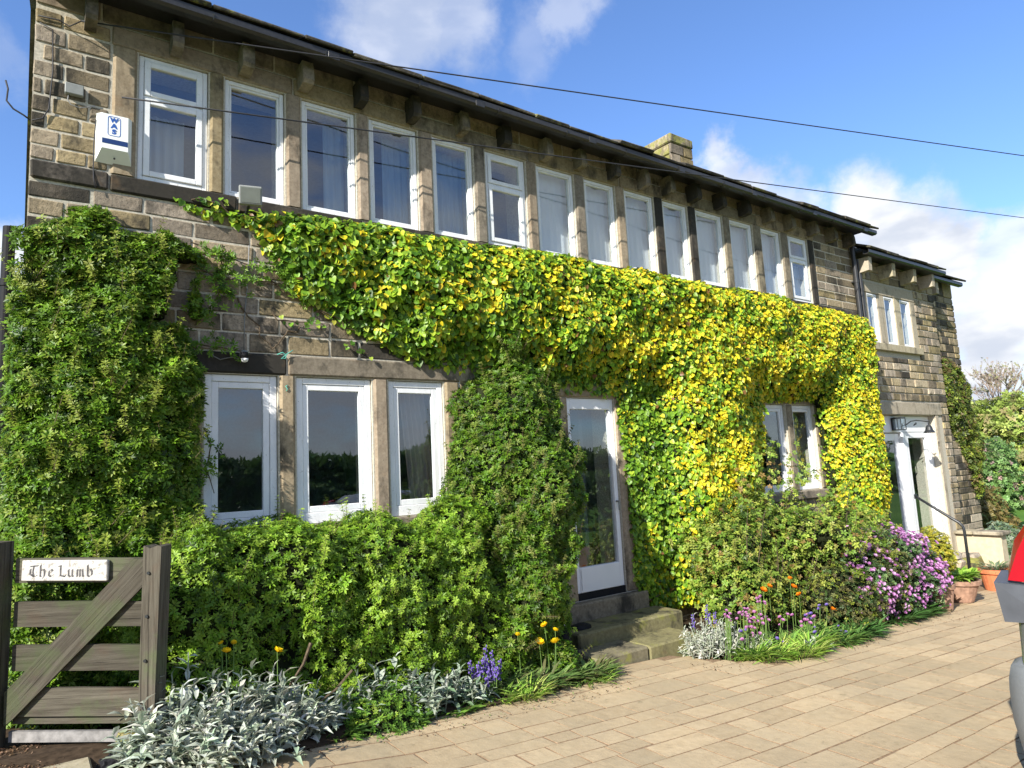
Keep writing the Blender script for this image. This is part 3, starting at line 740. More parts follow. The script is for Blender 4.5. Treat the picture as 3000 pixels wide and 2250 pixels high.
m = MB(); m.box(11.26, -.2, 4.998, 14.08, .05, 5.03); m.build('soffit_board', M['black_metal'], annex)
m = MB(); m.prism([(-.2, 5.035), (3.1, 6.8), (3.1, 6.72), (-.2, 5.031)], 11.26, 14.10); m.build('roof_deck', M['slate'], annex)
x = 11.26
while x < 14.0:
    w = CR.uniform(.35, .6); m = MB(); e = min(x+w, 14.13); m.cbox(x+.004, 0, 0, e-.004, .5, CR.uniform(.03, .045), .008, .005)
    m.build('slate', M['slate'], annex, M4=Matrix.Translation((0, -.32, 5.015+CR.uniform(0, .012))) @ Matrix.Rotation(math.atan(.53)*.9, 4, 'X')); x += w
m = MB(); m.tube([(11.42, -.02, 4.93), (11.42, -.02, -.5)], .036, 14); m.build('downpipe', M['black_metal'], annex)
# white entrance: header panel, open door leaf, side light
m = MB(); x0, x1, z0, z1 = AD
m.cbox(x0+.002, .16, 1.99, x1-.002, .22, z1-.004, .006); m.cbox(x1-.10, .15, z0, x1-.004, .23, 1.988, .006); m.cbox(12.62, .15, z0, 12.74, .23, 1.988, .006); m.cbox(x0+.002, .15, z0, x0+.08, .23, 1.988, .006)
ed = m.build('entrance_frame', M['white_door'], annex)
m = MB(); ring(m, 12.742, x1-.104, z0, 1.986, .10, .165, .215, .25); sl = m.build('side_light', M['white_door'], ed); pane(sl, 12.84, x1-.2, z0+.25, 1.89, .19)
m = MB(); m.cbox(0, 0, z0+.02, .13, .045, 1.975, .004); m.cbox(.70, 0, z0+.02, .86, .045, 1.975, .004); m.cbox(.1305, .001, 1.85, .6995, .045, 1.975, .004); m.cbox(.1305, .001, z0+.02, .6995, .045, z0+.27, .004)
lf = m.build('door_leaf', M['white_door'], ed, M4=Matrix.Translation((11.74, .17, 0)) @ Matrix.Rotation(R(3), 4, 'Z'))
m = MB(); m.box(.125, .02, z0+.265, .705, .024, 1.855); m.build('pane', M['glass'], lf, M4=Matrix.Translation((11.74, .17, 0)) @ Matrix.Rotation(R(3), 4, 'Z'))
# curtain in the hall
curtain_sheet('lace_curtain', 'pale curtain behind the side light of the white entrance door', 12.84, 13.36, -.1, 1.85, .42, 'net', .02, .09)

# end bay, slightly set back, rough and part covered by creeper
bay = root('end_bay', 'rough grey stone end bay set back beyond the pale annexe', 'building', (15.0, 2.5, -.7))
MB().box(14.302, .252, -1.3, 15.72, 6.0, 5.11).build('bay_wall', M['mortar_grey'], bay)
rest = MB(); zs = [-.9]
while zs[-1] < 4.9: zs.append(zs[-1] + CR.choice([.11, .13, .16]))
zs[-1] = 5.10
courses(bay, zs, 14.302, 15.72, [], lambda x, z: z > .2 and x > 14.7, 'stone', rest, (.18, .42), y=.24, matfn=lambda p, q, z: CR.choice(['stone', 'stone', 'stone_annex', 'stone_dark']), gap=.018, proud=.012)
rest.build('hidden_coursing', M['stone'], bay, kind='stuff')
m = MB(); m.prism([(a+.36, b-.29) for a, b in prof], 14.05, 15.62); m.build('gutter', M['black_metal'], bay)
m = MB(); m.prism([(.02, 5.07), (3.6, 6.9), (3.6, 6.8), (.02, 5.03)], 14.105, 15.75); m.build('roof_deck', M['slate'], bay)
x = 14.14
while x < 15.6:
    w = CR.uniform(.35, .6); m = MB(); e = min(x+w, 15.72); m.cbox(x+.004, 0, 0, e-.004, .5, CR.uniform(.03, .045), .008, .005)
    m.build('slate', M['slate'], bay, M4=Matrix.Translation((0, -.06, 5.045+CR.uniform(0, .012))) @ Matrix.Rotation(math.atan(.53)*.9, 4, 'X')); x += w
for x in (14.62,): MB().cbox(x-.06, .06, 4.72, x+.06, .24, 4.98, .008).build('corbel', M['stone_annex_dressed'], bay)

# ================================================================== PLANTS
def emit(name, T, tw, F, P, Nn, Tip, S, C1, C2, mat, parent=None, kind=None, label=None, smooth=False):
    """T (v,3) template: x across, y towards the tip, z along the normal; tw (v,) colour weight C1->C2"""
    n = len(P); Nn = Nn / np.maximum(np.linalg.norm(Nn, axis=1, keepdims=True), 1e-6)
    Tip = Tip - Nn * (Tip * Nn).sum(1, keepdims=True); Tip = Tip / np.maximum(np.linalg.norm(Tip, axis=1, keepdims=True), 1e-6)
    X = np.cross(Tip, Nn); S = np.asarray(S).reshape(n, 1, 1) if np.ndim(S) else np.full((n, 1, 1), S)
    V = P[:, None, :] + S * (T[None, :, 0:1]*X[:, None, :] + T[None, :, 1:2]*Tip[:, None, :] + T[None, :, 2:3]*Nn[:, None, :])
    C = C1[:, None, :] * (1-tw)[None, :, None] + C2[:, None, :] * tw[None, :, None]
    nv = len(T); Fa = np.asarray(F); k = Fa.shape[1]
    FF = (Fa[None] + (np.arange(n) * nv)[:, None, None]).reshape(-1, k)
    return bigmesh(name, V.reshape(-1, 3), FF, C.reshape(-1, 3), mat, parent, kind, label, smooth)
def bigmesh(name, V, FF, C, mat, parent=None, kind=None, label=None, smooth=False, loc=None):
    me = bpy.data.meshes.new(name); nf, k = FF.shape
    me.vertices.add(len(V)); me.vertices.foreach_set('co', np.ascontiguousarray(V, dtype=np.float32).ravel())
    me.loops.add(nf*k); me.loops.foreach_set('vertex_index', np.ascontiguousarray(FF, dtype=np.int32).ravel())
    me.polygons.add(nf); me.polygons.foreach_set('loop_start', np.arange(0, nf*k, k, dtype=np.int32)); me.polygons.foreach_set('loop_total', np.full(nf, k, dtype=np.int32))
    me.update(calc_edges=True)
    a = me.color_attributes.new('Col', 'FLOAT_COLOR', 'POINT'); a.data.foreach_set('color', np.concatenate([np.clip(C, 0, 1), np.ones((len(C), 1))], 1).astype(np.float32).ravel())
    if smooth: me.polygons.foreach_set('use_smooth', [True]*nf)
    return link(name, me, mat, parent, loc, kind, label)
# templates -----------------------------------------------------------
IVY = np.array([[0,.34,-.07],[0,.03,.0],[.28,-.10,.02],[.50,.14,.05],[.46,.42,.05],[.26,.74,.03],[0,1.0,-.04],[-.26,.74,.03],[-.46,.42,.05],[-.50,.14,.05],[-.28,-.10,.02]])
IVYF = [(0,q,q+1) for q in range(1,10)] + [(0,10,1)]; IVYW = np.array([0.]+[.35]+[1.]*9)
IVY[:, 1] -= .1
def rosette(n, L, W, tilt, seed, curl=.25):
    r = np.random.default_rng(seed); V = []; F = []; w = []
    for q in range(n):
        a = 2*math.pi*q/n + r.uniform(-.3, .3); ti = tilt + r.uniform(-.25, .25); l = L*r.uniform(.75, 1.15); ww = W*r.uniform(.85, 1.15)
        d = np.array([math.cos(a)*math.cos(ti), math.sin(a)*math.cos(ti), math.sin(ti)]); sd = np.array([-math.sin(a), math.cos(a), 0]); nn = np.cross(d, sd)*-1
        b = len(V); V += [d*.06, d*l*.5+sd*ww-nn*.05*l*0+np.array([0,0,.03]), d*l*.55-np.array([0,0,.05])*1.0, d*l*.5-sd*ww+np.array([0,0,.03]), d*l+np.array([0,0,-curl*l*.4])]
        F += [(b, b+2, b+1), (b, b+3, b+2), (b+1, b+2, b+4), (b+2, b+3, b+4)]; w += [.2, .6, .3, .6, 1.]
    return np.array(V), F, np.array(w)
def lance(L=1., W=.16, curl=.3, fold=.06):
    V = [[0,0,0],[W*.7,L*.25,fold],[0,L*.25,0],[-W*.7,L*.25,fold],[W,L*.6,fold-curl*.25],[0,L*.6,-curl*.3],[-W,L*.6,fold-curl*.25],[0,L,-curl]]
    F = [(0,2,1),(0,3,2),(1,2,4),(2,5,4),(2,3,5),(3,6,5),(4,5,7),(5,6,7)]; return np.array(V, float), F, np.array([.1,.6,0,.6,1,.2,1,1.])
# implicit-shape sampling ----------------------------------------------
def sample_shell(f, lo, hi, n, depth=.1, seed=0, bias=1.6):
    r = np.random.default_rng(seed); lo, hi = np.array(lo, float), np.array(hi, float); out = []; got = 0; tries = 0
    while got < n and tries < 90:
        P = lo + (hi-lo)*r.random((90000, 3)); d = f(P); k = (d < 0) & (d > -depth) & (r.random(len(P)) < np.clip(1 + d/depth, 0, 1)**bias + .12)
        out.append(P[k]); got += k.sum(); tries += 1
    P = np.concatenate(out)[:n]; e = .012
    G = np.stack([f(P+np.array(v)*e) - f(P-np.array(v)*e) for v in ((1,0,0),(0,1,0),(0,0,1))], 1)
    G /= np.maximum(np.linalg.norm(G, axis=1, keepdims=True), 1e-6); return P, G, f(P)
def ell(P, c, r): q = (P-np.array(c))/np.array(r); l = np.linalg.norm(q, axis=1); return (l-1)*min(r)
def rbox(P, lo, hi, rd):
    lo, hi = np.array(lo, float), np.array(hi, float); c = (lo+hi)/2; h = (hi-lo)/2 - rd; q = np.abs(P-c)-h
    return np.linalg.norm(np.maximum(q, 0), axis=1) + np.minimum(q.max(1), 0) - rd
def lump(P, amp, sc, seed): return (vnoise(P, sc, seed)-.5)*2*amp
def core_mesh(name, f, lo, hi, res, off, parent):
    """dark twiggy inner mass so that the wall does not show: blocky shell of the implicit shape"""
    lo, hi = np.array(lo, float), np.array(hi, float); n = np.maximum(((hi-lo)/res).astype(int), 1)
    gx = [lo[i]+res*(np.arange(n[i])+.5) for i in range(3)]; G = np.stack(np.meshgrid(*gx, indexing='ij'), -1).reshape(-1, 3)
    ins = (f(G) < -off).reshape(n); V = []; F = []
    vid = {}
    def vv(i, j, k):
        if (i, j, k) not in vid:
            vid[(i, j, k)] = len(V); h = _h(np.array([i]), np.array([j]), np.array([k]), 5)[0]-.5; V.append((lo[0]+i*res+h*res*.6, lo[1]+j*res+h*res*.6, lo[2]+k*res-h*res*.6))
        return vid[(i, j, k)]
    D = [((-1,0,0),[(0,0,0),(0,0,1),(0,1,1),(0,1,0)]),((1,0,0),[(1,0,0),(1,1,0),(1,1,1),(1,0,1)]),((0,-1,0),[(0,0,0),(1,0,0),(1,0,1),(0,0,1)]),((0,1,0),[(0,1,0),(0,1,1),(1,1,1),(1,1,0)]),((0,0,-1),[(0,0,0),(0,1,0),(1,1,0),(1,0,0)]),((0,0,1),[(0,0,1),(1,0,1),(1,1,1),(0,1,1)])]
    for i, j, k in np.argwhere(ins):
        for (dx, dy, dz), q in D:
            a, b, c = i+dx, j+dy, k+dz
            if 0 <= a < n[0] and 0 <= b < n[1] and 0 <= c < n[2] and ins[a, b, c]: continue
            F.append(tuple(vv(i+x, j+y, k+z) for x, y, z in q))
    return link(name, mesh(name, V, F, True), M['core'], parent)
def pick(r, n, cols, probs): return np.array(cols)[r.choice(len(cols), n, p=np.array(probs)/sum(probs))]
def jitter(r, C, a=.2): return C * (1 + (r.random((len(C), 1))-.5)*2*a) * (1 + (r.random(C.shape)-.5)*.12)
def single_leaves(parent, name, T, F, tw, P, Nn, Tip, S, cols, mat, n=300, seed=1, nm=8):
    """individually placed leaves (objects) that share a few meshes"""
    r = np.random.default_rng(seed); ms = []
    for q in range(nm):
        c = cols[q % len(cols)]; c1, c2 = np.array(c[0]), np.array(c[1])
        C = c1[None]*(1-tw)[:, None] + c2[None]*tw[:, None]; Tq = T.copy(); Tq[:, 0] *= r.uniform(.85, 1.15); Tq[:, 2] *= r.uniform(.5, 1.6)
        o = bigmesh(name, Tq, np.asarray(F), C, mat); me = o.data; bpy.data.objects.remove(o); ms.append(me)
    pl = wloc(parent)
    for i in range(min(n, len(P))):
        nn = Vector(Nn[i]).normalized(); tp = Vector(Tip[i]); tp = (tp - nn*tp.dot(nn)).normalized(); x = tp.cross(nn)
        s = float(S[i]); Mx = Matrix((x*s, tp*s, nn*s)).transposed().to_4x4(); Mx.translation = Vector(P[i]) - pl
        o = bpy.data.objects.new(name, ms[r.integers(nm)]); COL.objects.link(o); o.parent = parent; o.matrix_local = Mx

# ------------------------------------------------------------------ golden ivy
def ivy_T(X): return np.interp(X, [.85, 1.6, 2.2, 3.2, 4.5, 6, 7, 10.6, 11.05], [.10, .18, .26, .34, .42, .46, .50, .48, .40])
IVTOP = ([.88, 1.2, 1.5, 2.5, 4, 6.5, 8.6, 10.9, 11.2], [3.90, 3.90, 3.93, 3.98, 3.97, 3.96, 3.92, 3.88, 3.8])
IVBOT = ([.88, 1.45, 1.75, 2.1, 2.55, 2.95, 3.5, 4.4, 4.8, 5.48, 5.56, 5.6, 7.75, 7.9, 8.02, 8.1, 9.55, 9.66, 9.75, 10.8, 10.95, 11.1], [3.83, 3.72, 3.25, 3.05, 2.86, 2.66, 2.62, 2.50, 2.46, 2.42, 1.5, .02, -.1, 1.0, 2.0, 2.42, 2.46, 1.2, -.3, -.4, .6, 2.0])
def ivy_f(P):
    X, Y, Z = P[:, 0], P[:, 1], P[:, 2]
    top = np.interp(X, *IVTOP) + lump(np.stack([X, X*0, X*0], 1), .045, 3.1, 3); bot = np.interp(X, *IVBOT)
    edge = np.minimum(np.minimum(top - Z, (Z - bot)), np.minimum((X-.85)*.6, 10.97 - .0*Z - X))
    edge = np.clip(edge, -1, 1)
    T = ivy_T(X)
    # the lower fringe hangs closer to the wall, the upper part bulges
    fr = np.clip((Z - bot) / .75, 0, 1); T = T * np.where(X < 5.6, .38 + .62*fr*fr*(3-2*fr), 1.)
    zl = np.clip((2.95-Z)/.5, 0, 1); T = T * (1 - zl*(1-np.interp(X, [5.45, 6.05, 6.4], [.20, .30, 1.])))
    zl = np.clip((2.95-Z)/.5, 0, 1); T = T * (1 - zl*(1-np.interp(X, [7.2, 7.85, 9.65, 10.1], [1., .42, .42, 1.])))
    T = T * np.where(Z < 1.2, .75 + .25*np.clip(Z/1.2, 0, 1), 1.)
    T = T + lump(P*[1, .4, 1], .085, 3.2, 1) + lump(P*[1, .4, 1], .045, 8.0, 2)
    T = np.maximum(T, .07)
    rd = .30
    k = np.clip(edge/rd, 0, 1); prof_ = np.sqrt(np.clip(1-(1-k)**2, 0, 1))
    d = (-Y) - T*prof_
    d = np.where(edge < 0, np.maximum(d, -edge), d)
    return np.where(Y > -.008, .5, d*.8)
ivy = root('golden_ivy', 'large yellow variegated ivy spread across the middle of the house front between the two floors', 'ivy', (7, -.2, -.2))
lo, hi = (.85, -.72, -.4), (11.05, -.01, 4.1)
P, G, D = sample_shell(ivy_f, lo, hi, 70000, .11, 1, 1.3)
r = np.random.default_rng(21); n = len(P)
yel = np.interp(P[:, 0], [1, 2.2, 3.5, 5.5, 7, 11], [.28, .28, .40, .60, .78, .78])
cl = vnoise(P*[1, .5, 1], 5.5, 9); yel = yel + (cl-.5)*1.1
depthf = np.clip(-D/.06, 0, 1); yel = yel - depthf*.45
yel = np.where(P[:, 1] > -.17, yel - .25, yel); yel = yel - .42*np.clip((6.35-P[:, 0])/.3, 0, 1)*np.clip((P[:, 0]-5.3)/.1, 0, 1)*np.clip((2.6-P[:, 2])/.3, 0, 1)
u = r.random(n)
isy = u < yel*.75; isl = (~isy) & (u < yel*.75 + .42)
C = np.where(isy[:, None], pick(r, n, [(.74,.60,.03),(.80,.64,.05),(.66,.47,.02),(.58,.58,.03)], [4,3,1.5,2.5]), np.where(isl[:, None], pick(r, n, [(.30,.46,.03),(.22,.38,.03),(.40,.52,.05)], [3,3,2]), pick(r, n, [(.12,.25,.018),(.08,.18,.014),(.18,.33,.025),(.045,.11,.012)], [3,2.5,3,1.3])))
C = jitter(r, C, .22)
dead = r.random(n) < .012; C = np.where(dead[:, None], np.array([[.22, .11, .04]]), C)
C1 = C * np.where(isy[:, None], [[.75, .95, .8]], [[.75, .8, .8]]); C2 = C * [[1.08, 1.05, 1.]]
rnd = r.normal(size=(n, 3)); Nn = G*.75 + np.array([[-.10, -.18, .30]]) + rnd*.42
Tip = np.array([[0, -.15, -1.]]) + G*.35 + r.normal(size=(n, 3))*.45
Sz = (.024 + .044*r.random(n)**1.3) * .98 * np.interp(P[:, 0], [3, 6, 10], [1.12, .98, .86])
vis = np.argsort(-(-P[:, 1]) - 0*P[:, 0] - (D > -.03)*.4 - np.clip(5.5-P[:, 0], 0, 3)*.1)[:3000]
vis = r.permutation(vis)[:300]; keep = np.ones(n, bool); keep[vis] = False
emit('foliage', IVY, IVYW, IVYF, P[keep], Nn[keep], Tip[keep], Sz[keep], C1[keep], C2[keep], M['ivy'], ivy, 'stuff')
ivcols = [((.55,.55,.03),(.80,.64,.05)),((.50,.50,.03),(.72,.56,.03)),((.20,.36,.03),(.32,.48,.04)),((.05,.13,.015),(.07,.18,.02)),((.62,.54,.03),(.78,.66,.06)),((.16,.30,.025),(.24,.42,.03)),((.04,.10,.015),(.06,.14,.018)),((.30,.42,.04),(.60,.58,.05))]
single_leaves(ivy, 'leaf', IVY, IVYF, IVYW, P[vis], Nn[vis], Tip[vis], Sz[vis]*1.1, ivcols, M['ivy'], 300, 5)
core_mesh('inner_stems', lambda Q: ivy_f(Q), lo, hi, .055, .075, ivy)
# creeping outliers to the left over the bare wall
def strand(pts, r0, r1, name='stem', parent=None, mat='bark', n=5):
    m = MB(); k = len(pts); m.tube(pts, [r0+(r1-r0)*i/(k-1) for i in range(k)], n); return m.build(name, M[mat], parent)
def wander(a, b, n=7, amp=.05, rr_=None):
    rr_ = rr_ or random; a, b = Vector(a), Vector(b); out = []
    for i in range(n):
        t = i/(n-1); p = a.lerp(b, t)
        if 0 < i < n-1: p += Vector((rr_.uniform(-amp, amp), rr_.uniform(-amp*.3, amp*.3), rr_.uniform(-amp, amp)))
        out.append(p)
    return out
tr = random.Random(8); LP = []
for a, b, dens in (((1.85, -.03, 3.3), (2.45, -.05, 2.75), 26), ((2.2, -.03, 3.05), (1.75, -.03, 3.5), 16), ((1.0, -.03, 3.9), (1.45, -.05, 3.78), 30), ((1.5, -.03, 3.62), (1.95, -.05, 3.42), 20), ((1.62, -.03, 3.05), (2.05, -.05, 2.98), 14), ((5.6, -.05, .3), (5.75, -.1, -.1), 16)):
    pts = wander(a, b, 7, .06, tr); strand(pts, .007, .003, 'stem', ivy)
    for q in range(dens):
        t = tr.random()*(len(pts)-1.001); i = int(t); p = pts[i].lerp(pts[i+1], t-i); LP.append((p.x+tr.gauss(0, .03), -.03-abs(tr.gauss(0, .02)), p.z+tr.gauss(0, .03)))
LP = np.array(LP); n = len(LP); C = jitter(r, pick(r, n, [(.16,.30,.03),(.30,.42,.05),(.07,.16,.02),(.50,.50,.06)], [3,2,3,1]), .2)
emit('runner_leaves', IVY, IVYW, IVYF, LP, np.array([[-.2,-1,.2]])+r.normal(size=(n,3))*.35, np.array([[0,0,-1.]])+r.normal(size=(n,3))*.6, r.uniform(.028, .052, n), C*.85, C, M['ivy'], ivy, 'stuff')

# ------------------------------------------------------------------ dark evergreen shrubs (small starry leaf sprays)
ROS = [rosette(7, 1., .17, .35, s) for s in range(4)]
def shrub(name, label, cat, loc, f, lo, hi, n, seed, cols, probs, size=(.030, .048), depth=.13, core=.1, nobj=120, res=.06, up=(-.05, -.1, .5), tipcol=(.34, .42, .04), tipf=.25, mat='leaf', corename='inner_branches', templ=None, shoots=0):
    t = root(name, label, cat, loc); P, G, D = sample_shell(f, lo, hi, n, depth, seed); r = np.random.default_rng(seed+50); n = len(P)
    C = jitter(r, pick(r, n, cols, probs), .25); cl = vnoise(P, 6., seed)
    C = C * (0.72 + .55*cl)[:, None]
    tipm = (r.random(n) < tipf*(1.6*cl)) & (D > -.05)
    C2 = np.where(tipm[:, None], np.array([tipcol])*(.75+.5*r.random((n, 1))), C*1.25)
    Nn = G*.75 + np.array([up]) + r.normal(size=(n, 3))*.38; Tip = r.normal(size=(n, 3)); S = r.uniform(size[0], size[1], n)
    T = templ or ROS; gsel = r.integers(len(T), size=n)
    front = np.where((D > -.035) & (G[:, 1] < .1))[0]; pickd = r.permutation(front)[:nobj]; keep = np.ones(n, bool); keep[pickd] = False
    Vs = []; Fs = []; Cs = []
    for q, (tv, tf, tw) in enumerate(T):
        k = (gsel == q) & keep
        if k.any(): emit('foliage', tv, tw, tf, P[k], Nn[k], Tip[k], S[k], C[k], C2[k], M[mat], t, 'stuff')
    if nobj: single_leaves(t, 'leaf_spray', T[0][0], T[0][1], T[0][2], P[pickd], Nn[pickd], Tip[pickd], S[pickd]*1.1, [(tuple(C[i]), tuple(C2[i])) for i in r.integers(n, size=8)], M[mat], nobj, seed)
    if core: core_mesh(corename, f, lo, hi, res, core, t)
    if shoots:
        sf = r.permutation(np.where((D > -.03) & (G[:, 1] < .25))[0])[:shoots]; PP = []; NNp = []; st = MB(); L = size[1]
        for i in sf:
            d = G[i]*.5 + np.array([r.normal()*.25, -.1, .75]) + r.normal(size=3)*.15; d /= np.linalg.norm(d); k = r.integers(3, 7); e = P[i] + d*L*.62*k
            st.tube([tuple(P[i]-d*.03), tuple(e)], [.003, .0015], 3, False)
            for q in range(k): PP.append(P[i] + d*L*.62*(q+1)); NNp.append(d + r.normal(size=3)*.15)
        PP = np.array(PP); C = jitter(r, np.tile(np.array([tipcol])*.62, (len(PP), 1)), .25); st.build('shoot_stems', M['bark'], t, kind='stuff')
        emit('new_shoots', T[1][0], T[1][2], T[1][1], PP, np.array(NNp), r.normal(size=PP.shape), r.uniform(size[0]*.75, size[1]*.85, len(PP)), C, C*1.4, M[mat], t, 'stuff')
    return t
GRN = [(.062,.132,.008),(.094,.185,.011),(.14,.25,.017),(.032,.070,.006)]; GP = [3,4,2.5,2]
def wallshrub_f(P):
    X, Y, Z = P[:, 0], P[:, 1], P[:, 2]
    right = np.interp(Z, [.2, .9, 1.3, 1.8, 2.4, 3.0, 3.4, 3.62], [1.30, 1.26, 1.16, 1.08, 1.04, 1.05, 1.10, .98]) + lump(P*[0, 0, 1], .06, 4, 12)
    top = np.interp(X, [-.1, .1, .35, .6, 1.0, 1.3], [3.48, 3.60, 3.70, 3.66, 3.55, 3.45]) + lump(P*[1, 0, 0], .06, 5, 14)
    edge = np.minimum(np.minimum(top-Z, right-X), X+.13)
    T = np.interp(Z, [0, .8, 1.6, 2.6, 3.3, 3.7], [.62, .52, .36, .25, .17, .10]) + lump(P*[1, .4, 1], .15, 3.2, 15) + lump(P, .07, 7.5, 16)
    holes = (vnoise(P*[1, 0, 1], 3.3, 18) < .33) & (Z > 2.85); T = np.where(holes, -.05, np.maximum(T, .04))
    k = np.clip(edge/.22, 0, 1); d = (-Y) - T*np.sqrt(1-(1-k)**2); d = np.where(edge < 0, np.maximum(d, -edge), d)
    return np.where(Y > -.01, .5, d*.8)
shrub('wall_shrub', 'tall dark green evergreen trained flat up the left end of the house behind the gate', 'shrub', (.5, -.2, .25), wallshrub_f, (-.2, -.85, .15), (1.45, -.01, 3.85), 15500, 3, GRN, GP, size=(.034, .054), shoots=170, tipcol=(.28, .34, .05), tipf=.3)
ws = bpy.data.objects['wall_shrub']
# its thin side shoots along the bare wall
LP = []
for a, b, dens in (((1.0, -.04, 3.55), (1.75, -.05, 3.40), 60), ((1.05, -.04, 3.35), (1.95, -.05, 3.22), 55), ((1.0, -.04, 2.95), (1.32, -.06, 3.18), 40), ((.95, -.04, 2.72), (1.45, -.05, 2.68), 34), ((1.2, -.05, 3.5), (1.22, -.05, 3.1), 36), ((1.1, -.05, 2.1), (1.17, -.08, 1.6), 30)):
    pts = wander(a, b, 6, .05, tr); strand(pts, .006, .003, 'side_shoot', ws)
    for q in range(dens):
        t = tr.random()*(len(pts)-1.001); i = int(t); p = pts[i].lerp(pts[i+1], t-i); LP.append((p.x+tr.gauss(0, .045), -.04-abs(tr.gauss(0, .035)), p.z+tr.gauss(0, .04)))
LP = np.array(LP); n = len(LP); C = jitter(r, pick(r, n, GRN, GP), .2)
emit('shoot_foliage', ROS[1][0], ROS[1][2], ROS[1][1], LP, np.array([[-.2,-1,.3]])+r.normal(size=(n,3))*.4, r.normal(size=(n,3)), r.uniform(.03, .05, n), C, C*1.4, M['leaf'], ws, 'stuff')

def cone_f(P):
    X, Y, Z = P[:, 0], P[:, 1], P[:, 2]
    xl = np.interp(Z, [0, 1.0, 1.5, 2.2, 2.6, 2.85], [2.95, 3.0, 3.10, 3.30, 3.52, 3.72]); xr = np.interp(Z, [0, .5, 1.2, 1.75, 2.05, 2.3, 2.6, 2.85], [4.12, 4.25, 4.50, 4.64, 4.45, 4.38, 4.30, 3.95])
    yf = np.interp(Z, [0, 1, 1.5, 2.2, 2.6, 2.9], [.98, .95, .84, .66, .46, .24]); cx_ = (xl+xr)/2; hx = (xr-xl)/2
    q = np.sqrt(((X-cx_)/hx)**2 + (np.minimum(Y, 0)/yf)**2); d = (q-1)*np.minimum(hx, yf)
    d = np.maximum(d, Z-2.82) + lump(P, .13, 3.4, 31) + lump(P, .06, 8, 32)
    return np.where(Y > -.01, .5, d)
shrub('conical_shrub', 'tapering dark green evergreen standing between the triple window and the glazed door', 'shrub', (3.8, -.4, -.1), cone_f, (2.8, -1.15, -.15), (4.8, -.01, 2.95), 13500, 5, [(.052,.118,.008),(.08,.165,.010),(.118,.215,.015),(.028,.06,.006)], GP, nobj=120, shoots=130, tipcol=(.24, .27, .06), tipf=.3)
def hedge_f(P):
    d = rbox(P, (.95, -.92, -.4), (3.15, .3, 1.28), .24)
    d = np.minimum(d, rbox(P, (2.8, -.92, -.4), (3.98, .3, .98), .32))
    d = np.minimum(d, ell(P, (.95, -.62, .62), (.50, .50, .70)))
    d = np.minimum(d, ell(P, (2.95, -.40, 1.10), (.40, .42, .32)))
    d = d + lump(P, .14, 3.0, 41) + lump(P, .065, 7.5, 42)
    d = np.maximum(d, (gzn(P[:, 0]) + .10 + lump(P*[1, 1, 0], .12, 4, 43)) - P[:, 2])
    return np.where(P[:, 1] > -.02, .5, d)
shrub('clipped_hedge', 'bright green rounded hedge growing under the triple ground floor window', 'hedge', (2.3, -.6, .0), hedge_f, (.35, -1.3, -.1), (4.55, -.02, 1.5), 21000, 7, [(.076,.155,.010),(.115,.22,.014),(.17,.29,.02),(.04,.08,.008)], [3,4,3,2], nobj=150, tipcol=(.36,.52,.06), tipf=.3, size=(.028, .045), shoots=260)
# low box like growth at the hedge foot
def foot_f(P): return ell(P, (1.95, -1.12, .02), (.42, .28, .24)) + lump(P, .06, 6, 44)
shrub('box_plant', 'low bright green box plant at the foot of the hedge by the paving', 'shrub', (1.9, -1.15, .03), foot_f, (1.4, -1.5, -.05), (2.5, -.8, .4), 1500, 9, [(.13,.26,.03),(.18,.34,.04),(.07,.15,.02)], [3,3,2], size=(.022, .034), nobj=20, core=.08)

# ------------------------------------------------------------------ rose and mixed shrubs on the right
BR = [rosette(5, 1., .26, .2, s, .3) for s in (11, 12, 13)]
RS = [(.12,.20,.025),(.19,.28,.04),(.06,.11,.015),(.27,.32,.05),(.20,.13,.04)]
def rose_f(P):
    d = np.minimum(ell(P, (6.95, -.62, .42), (.80, .52, .78)), ell(P, (7.8, -.75, .36), (.80, .62, .66)))
    d = np.minimum(d, ell(P, (6.35, -.8, .35), (.42, .4, .55))); d = np.minimum(d, ell(P, (8.7, -.8, .30), (.55, .55, .60)))
    return np.where(P[:, 1] > -.05, .5, d + lump(P, .24, 2.6, 51) + lump(P, .11, 7, 52))
rose = shrub('rose_bush', 'loose rambling rose bush with olive leaves and bare canes below the small ground floor window', 'shrub', (7.3, -.7, -.25), rose_f, (5.8, -1.5, -.35), (9.4, -.05, 1.6), 10500, 13, RS, [4,3,3,2,1], size=(.032, .058), depth=.26, core=.20, nobj=90, templ=BR, tipcol=(.38, .42, .08), tipf=.3, up=(-.1, -.2, .6), shoots=160)
cr_ = random.Random(4); LP = []
for q in range(30):
    x0 = cr_.uniform(6.2, 8.6); a = Vector((x0, -.75+cr_.uniform(-.25, .2), -.2)); h = cr_.uniform(.7, 1.5); b = a + Vector((cr_.uniform(-.5, .6), cr_.uniform(-.35, .15), h)); mid = a.lerp(b, .55) + Vector((cr_.uniform(-.1, .1), -.06, .15))
    pts = [a, a.lerp(mid, .5), mid, mid.lerp(b, .5)+Vector((0, 0, .05)), b]; strand(pts, .007, .002, 'cane', rose)
